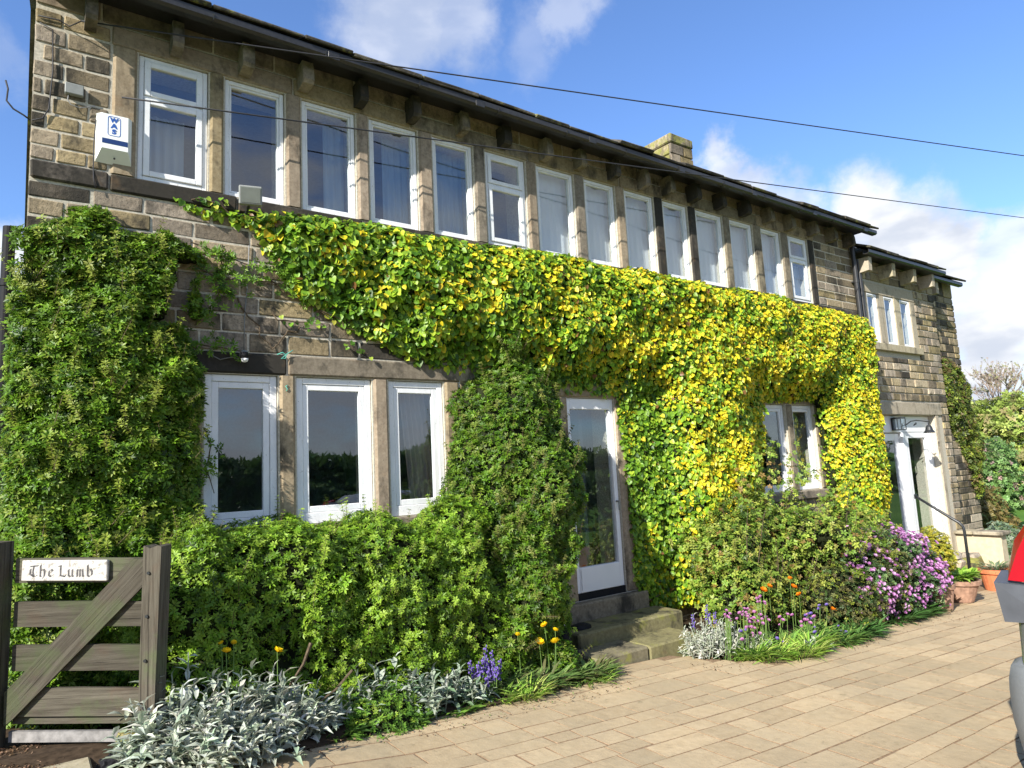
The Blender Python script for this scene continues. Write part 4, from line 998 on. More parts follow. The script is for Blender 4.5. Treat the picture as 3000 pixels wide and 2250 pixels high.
for (a, b) in (((7.15, -.5, .9), (7.35, -.55, 1.75)), ((7.5, -.5, .9), (7.75, -.5, 1.85)), ((7.9, -.5, .9), (8.1, -.5, 1.7)), ((7.6, -.5, 1.), (8.5, -.6, 1.5)), ((8.3, -.6, .8), (9.0, -.8, 1.35)), ((7.0, -.5, .9), (6.9, -.6, 1.5)), ((8.2, -.6, .8), (8.7, -.7, 1.15))):
    pts = wander(a, b, 6, .05, cr_); strand(pts, .006, .002, 'cane', rose)
    for k in range(60):
        t = (cr_.random()**.6)*(len(pts)-1.001); i = int(t); p = pts[i].lerp(pts[i+1], t-i); LP.append((p.x+cr_.gauss(0, .06), p.y+cr_.gauss(0, .05), p.z+cr_.gauss(0, .06)))
LP = np.array(LP); n = len(LP); C = jitter(r, pick(r, n, RS, [4,3,1,3,2]), .25)
emit('spray_foliage', BR[0][0], BR[0][2], BR[0][1], LP, np.array([[-.3,-.7,.6]])+r.normal(size=(n,3))*.5, r.normal(size=(n,3)), r.uniform(.03, .055, n), C, C*1.3, M['leaf'], rose, 'stuff')
def berb_f(P): return np.where(P[:, 1] > -.1, .5, np.minimum(ell(P, (7.75, -1.15, .0), (.62, .40, .42)), ell(P, (8.55, -1.1, .12), (.6, .45, .5))) + lump(P, .1, 4.5, 61))
shrub('berberis_bush', 'low brown green twiggy bush at the edge of the paving in front of the rose', 'shrub', (8, -1.15, -.3), berb_f, (6.9, -1.7, -.45), (9.4, -.5, .8), 4600, 17, [(.06,.065,.02),(.10,.09,.03),(.05,.09,.02),(.13,.13,.04)], [3,2,3,2], size=(.022, .038), depth=.2, core=.15, nobj=30, templ=BR)

# ------------------------------------------------------------------ silver foliage
LN = [lance(1., .18, .5), lance(1., .21, .35), lance(1., .14, .7)]
def silver(name, label, cat, loc, pts, n_l, seed, ln=(.07, .12), cols=((.38,.43,.33),(.47,.50,.41),(.28,.34,.24),(.54,.56,.48)), nobj=150, stems=True, spread=.5):
    """pts: list of (x, y, zbase, height, radius) clumps; each stem carries opposite pairs of long felted leaves"""
    t = root(name, label, cat, loc); r = np.random.default_rng(seed); P = []; Nn = []; Tp = []; S = []; SV = MB()
    tot = sum(p[4]**2 for p in pts)
    for (x, y, z, h, rad) in pts:
        ns = int(n_l * rad**2 / tot / 9)
        for q in range(ns):
            a = r.uniform(0, 6.28); rr_ = rad*math.sqrt(r.random()); bx, by = x + rr_*math.cos(a), y + rr_*math.sin(a)*.8
            hh = h*(1 - .55*(rr_/rad)**2)*r.uniform(.55, 1.1); lean = np.array([math.cos(a), math.sin(a)*.8, 0])*(rr_/rad)*spread*hh + r.normal(size=3)*.03
            base = np.array([bx, by, z]); top = base + lean + np.array([0, 0, hh])
            if stems and q % 2 == 0: SV.tube([tuple(base), tuple((base+top)/2 + r.normal(size=3)*.008), tuple(top)], .004, 4, False)
            k = 9
            for j in range(k):
                f = .25 + .75*(j+.3)/k; p = base + (top-base)*f; aa = j*2.2 + r.uniform(0, .8); el = .15 + .95*f + r.normal()*.25
                d = np.array([math.cos(aa)*math.cos(el), math.sin(aa)*math.cos(el), math.sin(el)]); nn = np.array([-math.cos(aa)*math.sin(el), -math.sin(aa)*math.sin(el), math.cos(el)])
                P.append(p); Tp.append(d); Nn.append(nn + r.normal(size=3)*.2); S.append(r.uniform(*ln)*(1.15 - .45*f))
    P, Nn, Tp, S = map(np.array, (P, Nn, Tp, S)); n = len(P); C = jitter(r, pick(r, n, cols, [3]*len(cols)), .15)
    idx = r.permutation(n); io = idx[:nobj]; ib = idx[nobj:]
    for q in range(3):
        k = ib[q::3]; emit('foliage', LN[q][0], LN[q][2], LN[q][1], P[k], Nn[k], Tp[k], S[k], C[k]*.85, C[k]*1.12, M['felt'], t, 'stuff')
    if stems and SV.V:
        o = SV.build('stems', None, t, kind='stuff'); C_ = np.tile(np.array([[.34,.38,.30]]), (len(SV.V), 1)); a = o.data.color_attributes.new('Col', 'FLOAT_COLOR', 'POINT'); a.data.foreach_set('color', np.concatenate([C_, np.ones((len(C_), 1))], 1).astype(np.float32).ravel()); o.data.materials.append(M['felt'])
    if nobj: single_leaves(t, 'leaf', LN[1][0], LN[1][1], LN[1][2], P[io], Nn[io], Tp[io], S[io]*1.1, [((.30,.35,.28),(.44,.48,.41)),((.36,.41,.34),(.50,.53,.46)),((.26,.31,.25),(.38,.42,.35))], M['felt'], nobj, seed)
    return t
silver('silver_plant', 'large sprawling silver grey woolly leaved clump beside the gate post', 'plant', (.95, -1.3, .18),
    [(.74, -1.28, .18, .44, .20), (.98, -1.25, .17, .46, .24), (1.25, -1.22, .12, .38, .24), (1.45, -1.22, .09, .27, .18), (.62, -1.42, .20, .24, .17), (.85, -1.50, .18, .24, .22), (1.12, -1.48, .14, .22, .20), (.80, -1.05, .19, .46, .16), (.55, -1.30, .22, .18, .12)], 3600, 71, nobj=260)
silver('silver_plant', 'silver grey woolly leaved clump in the middle of the bed left of the blue flowers', 'plant', (2.3, -1.05, .0),
    [(2.12, -1.0, .0, .42, .17), (1.85, -1.1, .03, .28, .14), (2.45, -1.05, -.02, .32, .20), (2.7, -1.08, -.04, .24, .16), (2.25, -1.15, .0, .22, .16)], 1050, 72, nobj=150, cols=((.22,.29,.20),(.30,.36,.27),(.16,.24,.14),(.38,.42,.34)))
silver('silver_plant', 'fine whitish silver clump at the right foot of the stone steps', 'plant', (5.5, -1.15, -.2),
    [(5.28, -1.15, -.17, .30, .18), (5.55, -1.2, -.18, .30, .22), (5.8, -1.35, -.2, .20, .16)], 1900, 73, ln=(.035, .065), nobj=60, cols=((.50,.52,.42),(.58,.58,.50),(.38,.42,.30)))
silver('silver_plant', 'small pale silver tuft in the grass at the edge of the paving', 'plant', (6.35, -1.72, -.22), [(6.35, -1.70, -.23, .12, .12)], 160, 74, ln=(.04, .07), nobj=20)

# ------------------------------------------------------------------ grass and leafy ground cover
def blades(name, label, cat, loc, spots, n, seed, cols, h=(.10, .22), w=.05, lie=.5, kind=None, parent=None):
    t = parent or root(name, label, cat, loc, kind=kind); r = np.random.default_rng(seed); s = r.integers(len(spots), size=n); sp = np.array([q[:4] for q in spots])[s]
    a = r.uniform(0, 6.28, n); rad = sp[:, 3]*np.sqrt(r.random(n)); P = np.stack([sp[:, 0]+rad*np.cos(a), sp[:, 1]+rad*.6*np.sin(a), sp[:, 2]], 1)
    d = np.stack([np.cos(a)*lie + r.normal(size=n)*.25 + .15, np.sin(a)*lie + r.normal(size=n)*.25 - .1, np.full(n, .8)], 1); T = lance(1., w, .45, .01)
    C = jitter(r, pick(r, n, cols, [1]*len(cols)), .2); S = r.uniform(h[0], h[1], n)
    emit('blades', T[0], T[2], T[1], P, np.stack([-d[:, 0], -d[:, 1], np.full(n, .8)], 1)+r.normal(size=(n, 3))*.2, d, S, C, C*1.25, M['grass'], t, 'stuff'); return t
LG = [(.22,.38,.05),(.30,.46,.07),(.14,.28,.03),(.40,.46,.12)]
blades('grass_tuft', 'flopped bright green grass tuft at the paving edge left of the steps', 'grass', (3.05, -1.2, -.07), [(2.95, -1.18, -.06, .16), (3.15, -1.25, -.06, .12)], 260, 81, LG, (.09, .19), .03, 1.1)
blades('grass_tuft', 'bright green grass fringe spilling over the paving right of the silver clump', 'grass', (5.9, -1.6, -.2), [(5.75, -1.6, -.2, .22), (6.05, -1.72, -.22, .2), (6.3, -1.62, -.22, .2), (5.6, -1.5, -.2, .12)], 900, 82, LG, (.10, .22), .03, 1.0)
blades('grass_tuft', 'thin grass tuft at the corner of the lowest step', 'grass', (3.95, -1.2, -.1), [(3.85, -1.2, -.1, .18), (4.05, -1.05, -.11, .12)], 170, 83, LG, (.08, .17), .03, .8)
blades('leafy_clump', 'dark green strappy leaves below the pink shrub at the paving edge', 'plant', (8.9, -1.35, -.37), [(8.6, -1.35, -.36, .3), (9.2, -1.3, -.40, .3), (7.4, -1.5, -.3, .3)], 800, 84, [(.05,.13,.03),(.09,.20,.05),(.04,.09,.02)], (.12, .26), .07, .8)
blades('leafy_clump', 'mixed low green leaves around the pink cushion flowers', 'plant', (6, -1.4, -.2), [(5.75, -1.35, -.19, .3), (6.3, -1.4, -.22, .35), (6.8, -1.35, -.25, .3), (5.5, -1.05, -.18, .2), (6.9, -1.6, -.27, .2)], 1700, 85, [(.10,.20,.04),(.16,.28,.06),(.06,.13,.03),(.22,.30,.07)], (.08, .2), .08, .7)
blades('leafy_clump', 'feathery mid green leaves under the yellow poppies beside the steps', 'plant', (3.5, -1.0, -.08), [(3.35, -1.05, -.07, .28), (3.65, -1.0, -.09, .22), (3.1, -.95, -.05, .2), (3.9, -1.08, -.1, .15)], 1300, 86, [(.12,.20,.05),(.08,.15,.04),(.18,.26,.08),(.12,.12,.05)], (.08, .22), .06, .7)
blades('leafy_clump', 'scattered weeds in the bed between the hedge and the silver clump', 'plant', (1.6, -1.2, .07), [(1.65, -1.25, .06, .18), (2.5, -1.15, -.03, .25), (2.8, -.98, -.04, .25), (2.1, -1.22, .0, .2)], 900, 87, [(.09,.18,.03),(.14,.26,.04),(.06,.12,.03)], (.05, .13), .16, .7)
def litter(name, label, x0, x1, y0, y1, n, seed, cols, s=(.008, .022)):
    r = np.random.default_rng(seed); X = r.uniform(x0, x1, n); Y = r.uniform(y0, y1, n); P = np.stack([X, Y, gzn(X)+.008+r.random(n)*.012], 1)
    C = jitter(r, pick(r, n, cols, [1]*len(cols)), .3); T = lance(1., .3, .2, .1)
    o = emit(name, T[0], T[2], T[1], P, np.array([[0, 0, 1.]])+r.normal(size=(n, 3))*.4, r.normal(size=(n, 3)), r.uniform(s[0], s[1], n), C, C, M['grass']); tag(o, label, 'debris', kind='stuff')
BRN = [(.16,.09,.05),(.10,.06,.03),(.24,.15,.09),(.30,.20,.13)]
litter('leaf_litter', 'dry reddish brown litter on the ground under the gate', -.2, .7, -1.28, -.75, 2600, 91, BRN)
litter('leaf_litter', 'dry brown litter scattered on the paving right of the steps', 4.9, 5.9, -1.75, -1.25, 160, 92, BRN)
litter('leaf_litter', 'dry brown bits along the edge of the paving below the silver leaves', 1.2, 4.1, -1.55, -1.22, 420, 93, BRN + [(.12,.20,.05)])
litter('leaf_litter', 'dry brown bits along the far paving edge by the pots', 6.3, 9.8, -1.9, -1.45, 200, 94, BRN)

# ------------------------------------------------------------------ flowers (each one its own object)
def blossom_mesh(col, col2, n=6, seed=0, cup=.5):
    r = np.random.default_rng(seed); V = []; F = []; w = []
    for lay in range(2):
        for q in range(n):
            a = 2*math.pi*(q + lay*.5)/n + r.uniform(-.15, .15); el = cup + lay*.35; d = np.array([math.cos(a)*math.cos(el), math.sin(a)*math.cos(el), math.sin(el)]); sd = np.array([-math.sin(a), math.cos(a), 0]); b = len(V)
            V += [np.zeros(3), d*.6+sd*.42, d*.6-sd*.42, d*1.+sd*.25+[0,0,.05], d*1.-sd*.25+[0,0,.05]]; F += [(b, b+1, b+2), (b+1, b+3, b+2), (b+2, b+3, b+4)]; w += [0, .7, .7, 1, 1]
    w = np.array(w); C = np.array(col2)[None]*(1-w)[:, None] + np.array(col)[None]*w[:, None]
    o = bigmesh('blossom', np.array(V), np.array(F), C, M['petal']); me = o.data; bpy.data.objects.remove(o); return me
yb = blossom_mesh((.85,.62,.01), (.70,.38,.01), 6, 1); ob = blossom_mesh((.85,.28,.01), (.70,.16,.01), 6, 2); pk = blossom_mesh((.62,.30,.55), (.45,.12,.36), 6, 3, .8); lil = blossom_mesh((.28,.20,.58), (.14,.10,.40), 6, 4, .7)
def flower(name, label, cat, p, base, me, s, group=None, tilt=(0, 0)):
    t = root(name, label, cat, base, group); st = MB(); st.tube([base, tuple((Vector(base)+Vector(p))/2 + Vector((.008, .004, .0))), p], .0028, 5); st.build('stalk', M['stalk'], t)
    o = bpy.data.objects.new('blossom', me); COL.objects.link(o); o.parent = t; o.location = Vector(p)-Vector(base); o.scale = (s, s, s); o.rotation_euler = (tilt[0], tilt[1], random.uniform(0, 6)); return t
M['stalk'] = simple('green_stalk', (.12,.20,.05), .7, .2)
YG = 'yellow poppies'
for p, b, s, l, g_ in (((1.00, -1.1, .71), (1.0, -1.12, .25), .020, 'small orange yellow poppy bud, upper left of the two above the silver clump', None), ((1.07, -1.1, .70), (1.05, -1.12, .25), .020, 'small orange yellow poppy bud, upper right of the two above the silver clump', None),
        ((1.02, -1.13, .66), (1.02, -1.12, .25), .033, 'open yellow poppy just below the two buds above the silver clump', None), ((1.33, -1.1, .60), (1.32, -1.1, .2), .036, 'open yellow poppy on its own in front of the hedge above the silver clump', None),
        ((3.57, -.95, .36), (3.6, -.95, -.05), .034, 'highest yellow poppy left of the stone steps', None), ((3.68, -.95, .30), (3.66, -.95, -.05), .032, 'closed orange yellow poppy against the black tub', None), ((3.49, -.97, .24), (3.5, -.97, -.05), .044, 'big open yellow poppy, left of the lower pair by the steps', None),
        ((3.66, -.97, .21), (3.62, -.97, -.05), .046, 'big open yellow poppy, right of the lower pair by the steps', None), ((3.29, -.95, .33), (3.3, -.95, -.05), .030, 'faded orange poppy in shade at the right end of the hedge', None)):
    flower('poppy', l, 'flower', p, b, yb, s, YG, (-.4, -.3))
for p, s, l in (((6.10, -1.3, .33), .040, 'left orange poppy in front of the rose bush'), ((6.23, -1.28, .35), .034, 'shaded orange poppy just right of the leftmost orange one'), ((6.62, -1.3, .29), .042, 'bright orange poppy beside broad green leaves'), ((6.72, -1.3, .20), .034, 'orange poppy below the brightest orange one'), ((6.64, -1.26, .37), .030, 'highest orange poppy in front of the rose bush'), ((7.32, -1.3, -.05), .042, 'lowest orange poppy near the edge of the paving')):
    flower('poppy', l, 'flower', p, (p[0]+.02, p[1]+.03, -.25), ob, s, 'orange poppies', (-.5, -.2))
# blue bell cluster and grape hyacinths: spikes of many small bells
def spike(name, label, base, top, s, me, group, n=16, rad=.018):
    t = root(name, label, 'flower', base, group); MB().tube([base, top], .003, 5).build('stalk', M['stalk'], t); a, b = Vector(base), Vector(top)
    for q in range(n):
        f = .62 + .38*q/n; an = q*2.4; p = a.lerp(b, f) + Vector((math.cos(an)*rad*(1.25-f), math.sin(an)*rad*(1.25-f), 0))
        o = bpy.data.objects.new('bell', me); COL.objects.link(o); o.parent = t; o.location = p - a; o.scale = (s,)*3; o.rotation_euler = (random.uniform(1.2, 2.2), 0, an)
fr = random.Random(6)
for q in range(22):
    x = 2.92 + fr.gauss(0, .065); y_ = -1.05 + fr.gauss(0, .04); z_ = .24 + fr.gauss(0, .04) - abs(x-2.92)*.4
    spike('bluebell', 'violet blue flower spike in the dense cluster at the bed front left of the poppies', (x, y_, -.04), (x+fr.gauss(0, .02), y_, z_), .013, lil, 'violet blue cluster left of the poppies', 12)
for k, (x, z_) in enumerate(((5.36, .19), (5.57, .24), (5.69, .15), (5.60, .16))):
    spike('grape_hyacinth', ('slim violet spike nearest the steps above the silver clump', 'tallest violet spike above the whitish silver clump', 'violet spike furthest right above the whitish silver clump', 'short violet spike directly under the tallest one')[k], (x, -1.0, -.17), (x, -1.0, z_), .013, lil, 'violet spikes above the silver clump', 14)
def cushion(name, label, pts, me, s, base_z, group, seed):
    r = random.Random(seed)
    for ci, (x, y_, z_, k, rad) in enumerate(pts):
        for q in range(k):
            p = (x + r.gauss(0, rad), y_ + r.gauss(0, rad*.6), z_ + r.gauss(0, rad*.7)); flower(name, label[ci], 'flower', p, (p[0]+r.gauss(0, .02), p[1]+.02, base_z), me, s*r.uniform(.8, 1.25), group + ', ' + label[ci].split(' in ', 1)[1], (-.5, -.2))
cushion('pink_thrift', ['pale pink flower in the leftmost knot next to the silver clump', 'pale pink flower in the largest dense knot right of the silver clump', 'pale pink flower in the highest knot under the rose canes', 'pale pink flower in the low knot just above the grass fringe', 'pale pink flower in the sparse knot between highest and violet ones', 'pale pink flower in the right hand knot mixed with violet ones', 'pale pink flower in the scattered middle group above the grass'], [(5.42, -1.38, .20, 9, .045), (5.70, -1.40, .15, 16, .06), (5.88, -1.4, .24, 8, .04), (5.66, -1.42, .05, 14, .06), (5.95, -1.4, .10, 6, .05), (6.60, -1.42, .0, 7, .05), (6.25, -1.4, .02, 5, .08)], pk, .024, -.2, 'pink cushion flowers right of the steps', 7)
cushion('violet_flower', ['small violet flower in the right hand knot among pink ones', 'small violet flower in the leaves beside the silver clump', 'small violet flower in the grass fringe at the paving edge', 'small violet flower in the lowest patch nearest the paving corner', 'small violet flower in the shade below the brown green bush', 'small violet flower in the leaves left of the paving corner'], [(6.72, -1.42, -.02, 7, .05), (5.50, -1.42, .03, 4, .04), (5.95, -1.55, -.08, 4, .07), (7.05, -1.55, -.18, 5, .05), (7.15, -1.3, .0, 3, .05), (6.5, -1.6, -.12, 3, .05)], lil, .022, -.23, 'violet flowers in the mixed bed', 9)
# pink flowering shrub
def pinkf(P): return np.where(P[:, 1] > -.1, .5, np.minimum(np.minimum(ell(P, (8.9, -1.05, .10), (.78, .52, .58)), ell(P, (8.2, -1.1, .05), (.55, .42, .50))), ell(P, (9.45, -1.1, .0), (.42, .38, .46))) + lump(P, .12, 4, 65) + lump(P, .06, 9, 66))
pinkb = shrub('flowering_shrub', 'rounded shrub smothered in magenta pink flowers between the rose and the pots', 'shrub', (8.9, -1.05, -.4), pinkf, (7.4, -1.7, -.5), (9.95, -.5, .85), 5200, 19, [(.07,.14,.05),(.11,.20,.07),(.05,.09,.03)], [3,3,2], size=(.026, .045), depth=.22, core=.15, nobj=40, templ=BR, tipcol=(.25, .32, .12))
P, G, D = sample_shell(pinkf, (7.4, -1.75, -.5), (9.95, -.5, .95), 4200, .10, 29); r = np.random.default_rng(5)
k = (r.random(len(P)) < np.clip((P[:, 0]-7.4)/1.3, .08, 1)*np.clip((P[:, 2]+.45)/.5, .1, 1)) & (vnoise(P, 7, 4) > .36); P = P[k] + G[k]*.05; G = G[k]
fm = [blossom_mesh(c, c2, 5, 10+i, .5) for i, (c, c2) in enumerate((((.55,.27,.52), (.42,.16,.39)), ((.64,.40,.62), (.50,.26,.48)), ((.46,.19,.44), (.34,.11,.31))))]
sel = r.permutation(len(P)); pl = wloc(pinkb)
for i in sel[:290]:
    o = bpy.data.objects.new('blossom', fm[r.integers(3)]); COL.objects.link(o); o.parent = pinkb; o.location = Vector(P[i]) - pl; s = r.uniform(.020, .034); o.scale = (s,)*3; o.rotation_euler = (r.uniform(-.9, .2), r.uniform(-.6, .6), r.uniform(0, 6))
pv = np.array([v.co[:] for v in fm[0].vertices]); pf = np.array([tuple(p.vertices) for p in fm[0].polygons]); ri = sel[290:]
if len(ri):
    C = pick(r, len(ri), [(.55,.27,.52),(.64,.40,.62),(.46,.19,.44)], [3,2,2]); emit('small_blossoms', pv, np.ones(len(pv)), pf, P[ri], G[ri]+np.array([[-.2,-.4,.5]]), r.normal(size=(len(ri), 3)), r.uniform(.018, .03, len(ri)), C, C, M['petal'], pinkb, 'stuff')
# yellow green dwarf conifer and pots
def conf(P): return np.minimum(ell(P, (10.25, -1.15, .22), (.27, .26, .36)), ell(P, (9.95, -1.2, .10), (.22, .2, .22))) + lump(P, .06, 8, 71)
shrub('dwarf_conifer', 'small golden yellow conifer growing behind the clay pots', 'shrub', (10.2, -1.15, -.3), conf, (9.6, -1.55, -.3), (10.65, -.8, .75), 2600, 23, [(.34,.32,.03),(.42,.38,.04),(.20,.24,.03)], [3,2,2], size=(.022, .036), depth=.12, core=.1, nobj=20, up=(-.1, -.1, .9), tipcol=(.55, .50, .05))
def pot(name, label, c, rb, rt_, h, mat, z0):
    m = MB(); m.lathe(c[:2] + (z0,), [(rb*.97, 0), (rb, .01), (rt_*.93, h*.78), (rt_*.95, h*.80), (rt_*1.05, h*.81), (rt_*1.07, h*.99), (rt_*1.03, h), (rt_*.93, h), (rt_*.88, h*.86), (0.001, h*.85)], 22)
    t = root(name, label, 'plant pot', (c[0], c[1], z0)); m.build('pot_body', M[mat], t, smooth=False); m = MB(); m.lathe((c[0], c[1], z0+h*.86), [(rt_*.9, 0), (rt_*.8, .012), (.001, .02)], 16); m.build('potting_soil', M['soil'], t); return t
pot('clay_pot', 'tall weathered pinkish clay pot at the end of the bed, nearest of the pots', (9.78, -1.38), .115, .16, .34, 'old_clay', gz(9.78)+.01)
pot('clay_pot', 'wide weathered clay bowl pot with leafy plant just behind the tall pot', (10.75, -1.22), .15, .25, .30, 'old_clay', gz(10.75)+.01)
pot('clay_pot', 'bright orange terracotta pot standing alone near the black handrail', (12.42, -1.08), .17, .235, .33, 'terracotta', gz(12.42)+.006)
blades('pot_plant', 'leafy green plant filling the wide clay bowl', 'plant', (10.75, -1.22, -.2), [(10.75, -1.22, -.14, .24)], 420, 88, LG[:3], (.08, .16), .2, .8)
blades('pot_plant', 'thin dry grey green plant in the orange terracotta pot', 'plant', (12.42, -1.08, -.25), [(12.42, -1.08, -.25, .2)], 110, 89, [(.2,.24,.15),(.3,.28,.18),(.12,.2,.08)], (.08, .2), .07, 1.)
blades('pot_plant', 'green leaves spilling from the tall weathered clay pot', 'plant', (9.78, -1.38, -.1), [(9.78, -1.38, -.09, .15)], 160, 90, [(.09,.2,.04),(.14,.26,.05)], (.08, .15), .2, .9)

# stacked rocks, rockery blocks, low wall, handrail
def rock(name, label, c, s, seed, mat='rock', group=None, tilt=0.):
    r = np.random.default_rng(seed); n = 10; V = []; F = []
    for i in range(6):
        ph = math.pi*i/5
        for q in range(n):
            a = 2*math.pi*q/n; V.append([math.sin(ph)*math.cos(a), math.sin(ph)*math.sin(a), math.cos(ph)])
    V = np.array(V); V = np.sign(V)*np.abs(V)**.62; V = V*(1+(vnoise(V+seed*3.1, 1.7, seed)-.5)[:, None]*.35); V *= np.array(s)[None]/1.
    ct, st_ = math.cos(tilt), math.sin(tilt); V = np.stack([V[:, 0]*ct-V[:, 2]*st_, V[:, 1], V[:, 0]*st_+V[:, 2]*ct], 1)
    for i in range(5):
        for q in range(n): F.append((i*n+q, (i+1)*n+q, (i+1)*n+(q+1) % n, i*n+(q+1) % n))
    o = link(name, mesh(name, V, F), M[mat], None, c); tag(o, label, 'rock', group); return o
zb = gz(11.7); hs = [.17, .15, .12, .16]; z = zb
for k, (h, w, dx) in enumerate(zip([.22, .17, .14, .13], [.22, .19, .17, .15], [.0, -.02, .02, -.04])):
    rock('stacked_rock', ('big bottom stone of the stacked rock pile behind the pots', 'second stone up in the stacked rock pile', 'third stone up in the stacked rock pile', 'small top stone of the stacked rock pile')[k], (11.55+dx, -.85, z+h/2), (w, w*.8, h*.54), 30+k, 'rock', 'stacked rocks'); z += h*.97
for k, (x, y_, s, l) in enumerate(((12.75, -.55, (.17, .15, .20), 'mossy block just right of the handrail post'), (13.1, -.5, (.2, .16, .24), 'grey block of the rockery behind the orange pot'), (13.45, -.62, (.17, .15, .14), 'low pale block at the right end of the rockery'), (12.15, -.62, (.13, .12, .12), 'small block between the rock pile and the handrail'), (13.2, -.45, (.16, .14, .12), 'brown block resting on top of the rockery'))):
    zz_ = gz(x) + s[2]*.8 + (.28 if k == 4 else 0); rock('rockery_block', l, (x, y_, zz_), s, 40+k, 'stone_lichen' if k in (0, 1) else 'rock', 'rockery blocks')
lw = root('low_wall', 'low cream rendered garden wall with flat stone coping running out beyond the end bay', 'wall', (14.1, -.3, -.7))
MB().cbox(13.98, -.66, -1., 14.22, .22, .10, .012).build('wall_body', M['render_cream'], lw); 
for a, b in ((-.72, -.25), (-.245, .215)): MB().cbox(13.90, a, .103, 14.30, b, .165, .012, .004).build('coping_stone', M['stone_annex_dressed'], lw)
hr = root('handrail', 'black painted iron handrail bending down to a post beside the entrance', 'handrail', (12.4, -.71, -.57))
MB().tube([(12.42, -.71, -.6), (12.42, -.71, .32), (12.42, -.695, .40), (12.41, -.65, .46), (12.40, -.56, .52), (12.40, -.30, .70), (12.40, -.04, .88)], .022, 12).build('rail', M['iron'], hr, smooth=True)
MB().cbox(12.36, -.77, -.585, 12.48, -.65, -.572, .002).build('foot_plate', M['iron'], hr)
MB().cbox(12.35, -.05, .84, 12.45, -.035, .92, .003).build('wall_plate', M['iron'], hr)
# lantern and bell over the entrance
lt = root('wall_lantern', 'small black framed glass lantern over the white entrance door', 'lantern', (12.35, .10, 2.12))
m = MB(); m.cbox(12.27, .13, 2.02, 12.37, .158, 2.24, .004); m.cbox(12.25, -.02, 2.22, 12.43, .13, 2.245, .004); m.cbox(12.25, -.02, 2.02, 12.43, .13, 2.035, .004)
for x, y_ in ((12.255, -.015), (12.425, -.015), (12.255, .12), (12.425, .12)): m.box(x-.006, y_-.004, 2.035, x+.006, y_+.006, 2.22)
m.build('lantern_frame', M['iron'], lt); MB().box(12.265, -.005, 2.04, 12.415, .115, 2.215).build('lantern_glass', M['glass'], lt)
bl = root('door_bell', 'black iron bell hanging from a scrolled bracket above the entrance side light', 'bell', (12.75, -.1, 2.05))
pts = [(12.62, .15, 2.10), (12.60, .05, 2.12), (12.61, -.02, 2.17), (12.66, -.09, 2.18), (12.74, -.17, 2.16), (12.82, -.24, 2.14)]
MB().tube(pts, .010, 8).build('bracket', M['iron'], bl); sp = [(12.66+.035*math.cos(a)*(1-a/9), -.06-.02*math.sin(a), 2.11+.035*math.sin(a)*(1-a/9)) for a in np.linspace(0, 6.5, 12)]
MB().tube(sp, .007, 6).build('scroll', M['iron'], bl)
m = MB(); m.lathe((12.80, -.22, 1.95), [(.095, 0), (.088, .012), (.062, .05), (.05, .10), (.035, .13), (.008, .145), (.008, .18)], 18); m.build('bell_body', M['iron'], bl)

# ------------------------------------------------------------------ gate
gate = root('timber_gate', 'open weathered five barred timber gate with diagonal brace in front of the dark shrub', 'gate', (-.03, -.75, .28))
U = Vector((.81, -.586, 0)).normalized(); NN = Vector((-.586, -.81, 0)).normalized(); GM = Matrix((U, NN*-1, Vector((0, 0, 1)))).transposed().to_4x4(); GM.translation = Vector((-.03, -.75, 0))
sk = Matrix.Identity(4); sk[2][0] = -.045; GM2 = GM @ sk    # the leaf has dropped a little towards its latch end
def gboard(name, poly, y0, y1, mat='wood_gate', parent=None, M4=None, label=None):
    # own local frame for each board so that the grain follows it
    m = MB(); m.prism(poly, y0, y1, plane='XZ'); c = .004
    return m.build(name, M[mat], parent or gate, M4=M4 or GM2, label=label)
for k, (za, zb_, xa, xb) in enumerate(((1.168, 1.303, .01, .80), (.928, 1.064, .01, .80), (.692, .830, .01, .80), (.452, .600, .01, .80))):
    gboard('rail', [(xa, za), (xb, za+.004), (xb, zb_), (.4, zb_+.003), (xa, zb_)], .0, .022)
gboard('back_rail', [(.01, .405), (.80, .408), (.80, .450), (.01, .449)], .026, .05)
gboard('bottom_rail', [(.01, .318), (.72, .322), (.72, .378), (.01, .374)], -.002, .022, 'wood_grey', label='paler silvery bottom board of the gate')
gboard('brace', [(.0, .41), (.05, .45), (.765, 1.17), (.765, 1.30), (.685, 1.303), (-.005, .585)], -.028, -.003, 'wood_brace')
gboard('gate_post', [(.745, .27), (.83, .27), (.862, 1.372), (.842, 1.378), (.80, 1.362), (.765, 1.376), (.762, 1.372)], -.055, .06, 'wood_post')
gboard('hinge_post', [(-.14, .22), (-.028, .22), (-.026, 1.40), (-.13, 1.405)], -.09, .03, 'wood_post', M4=GM)
for (x, z_) in ((.795, 1.228), (.79, .995), (.785, .76), (.782, .515)):
    m = MB(); m.tube([(x, -.064, z_), (x, -.050, z_)], .009, 8); m.build('bolt', M['iron'], gate, M4=GM2)
sg = root('name_sign', 'peeling white painted board lettered The Lumb on the top rail of the gate', 'sign', tuple(GM2 @ Vector((.31, -.03, 1.19))))
m = MB(); m.cbox(.064, -.030, 1.183, .546, -.004, 1.296, .004, .001); m.build('sign_board', M['sign'], sg, M4=GM2)
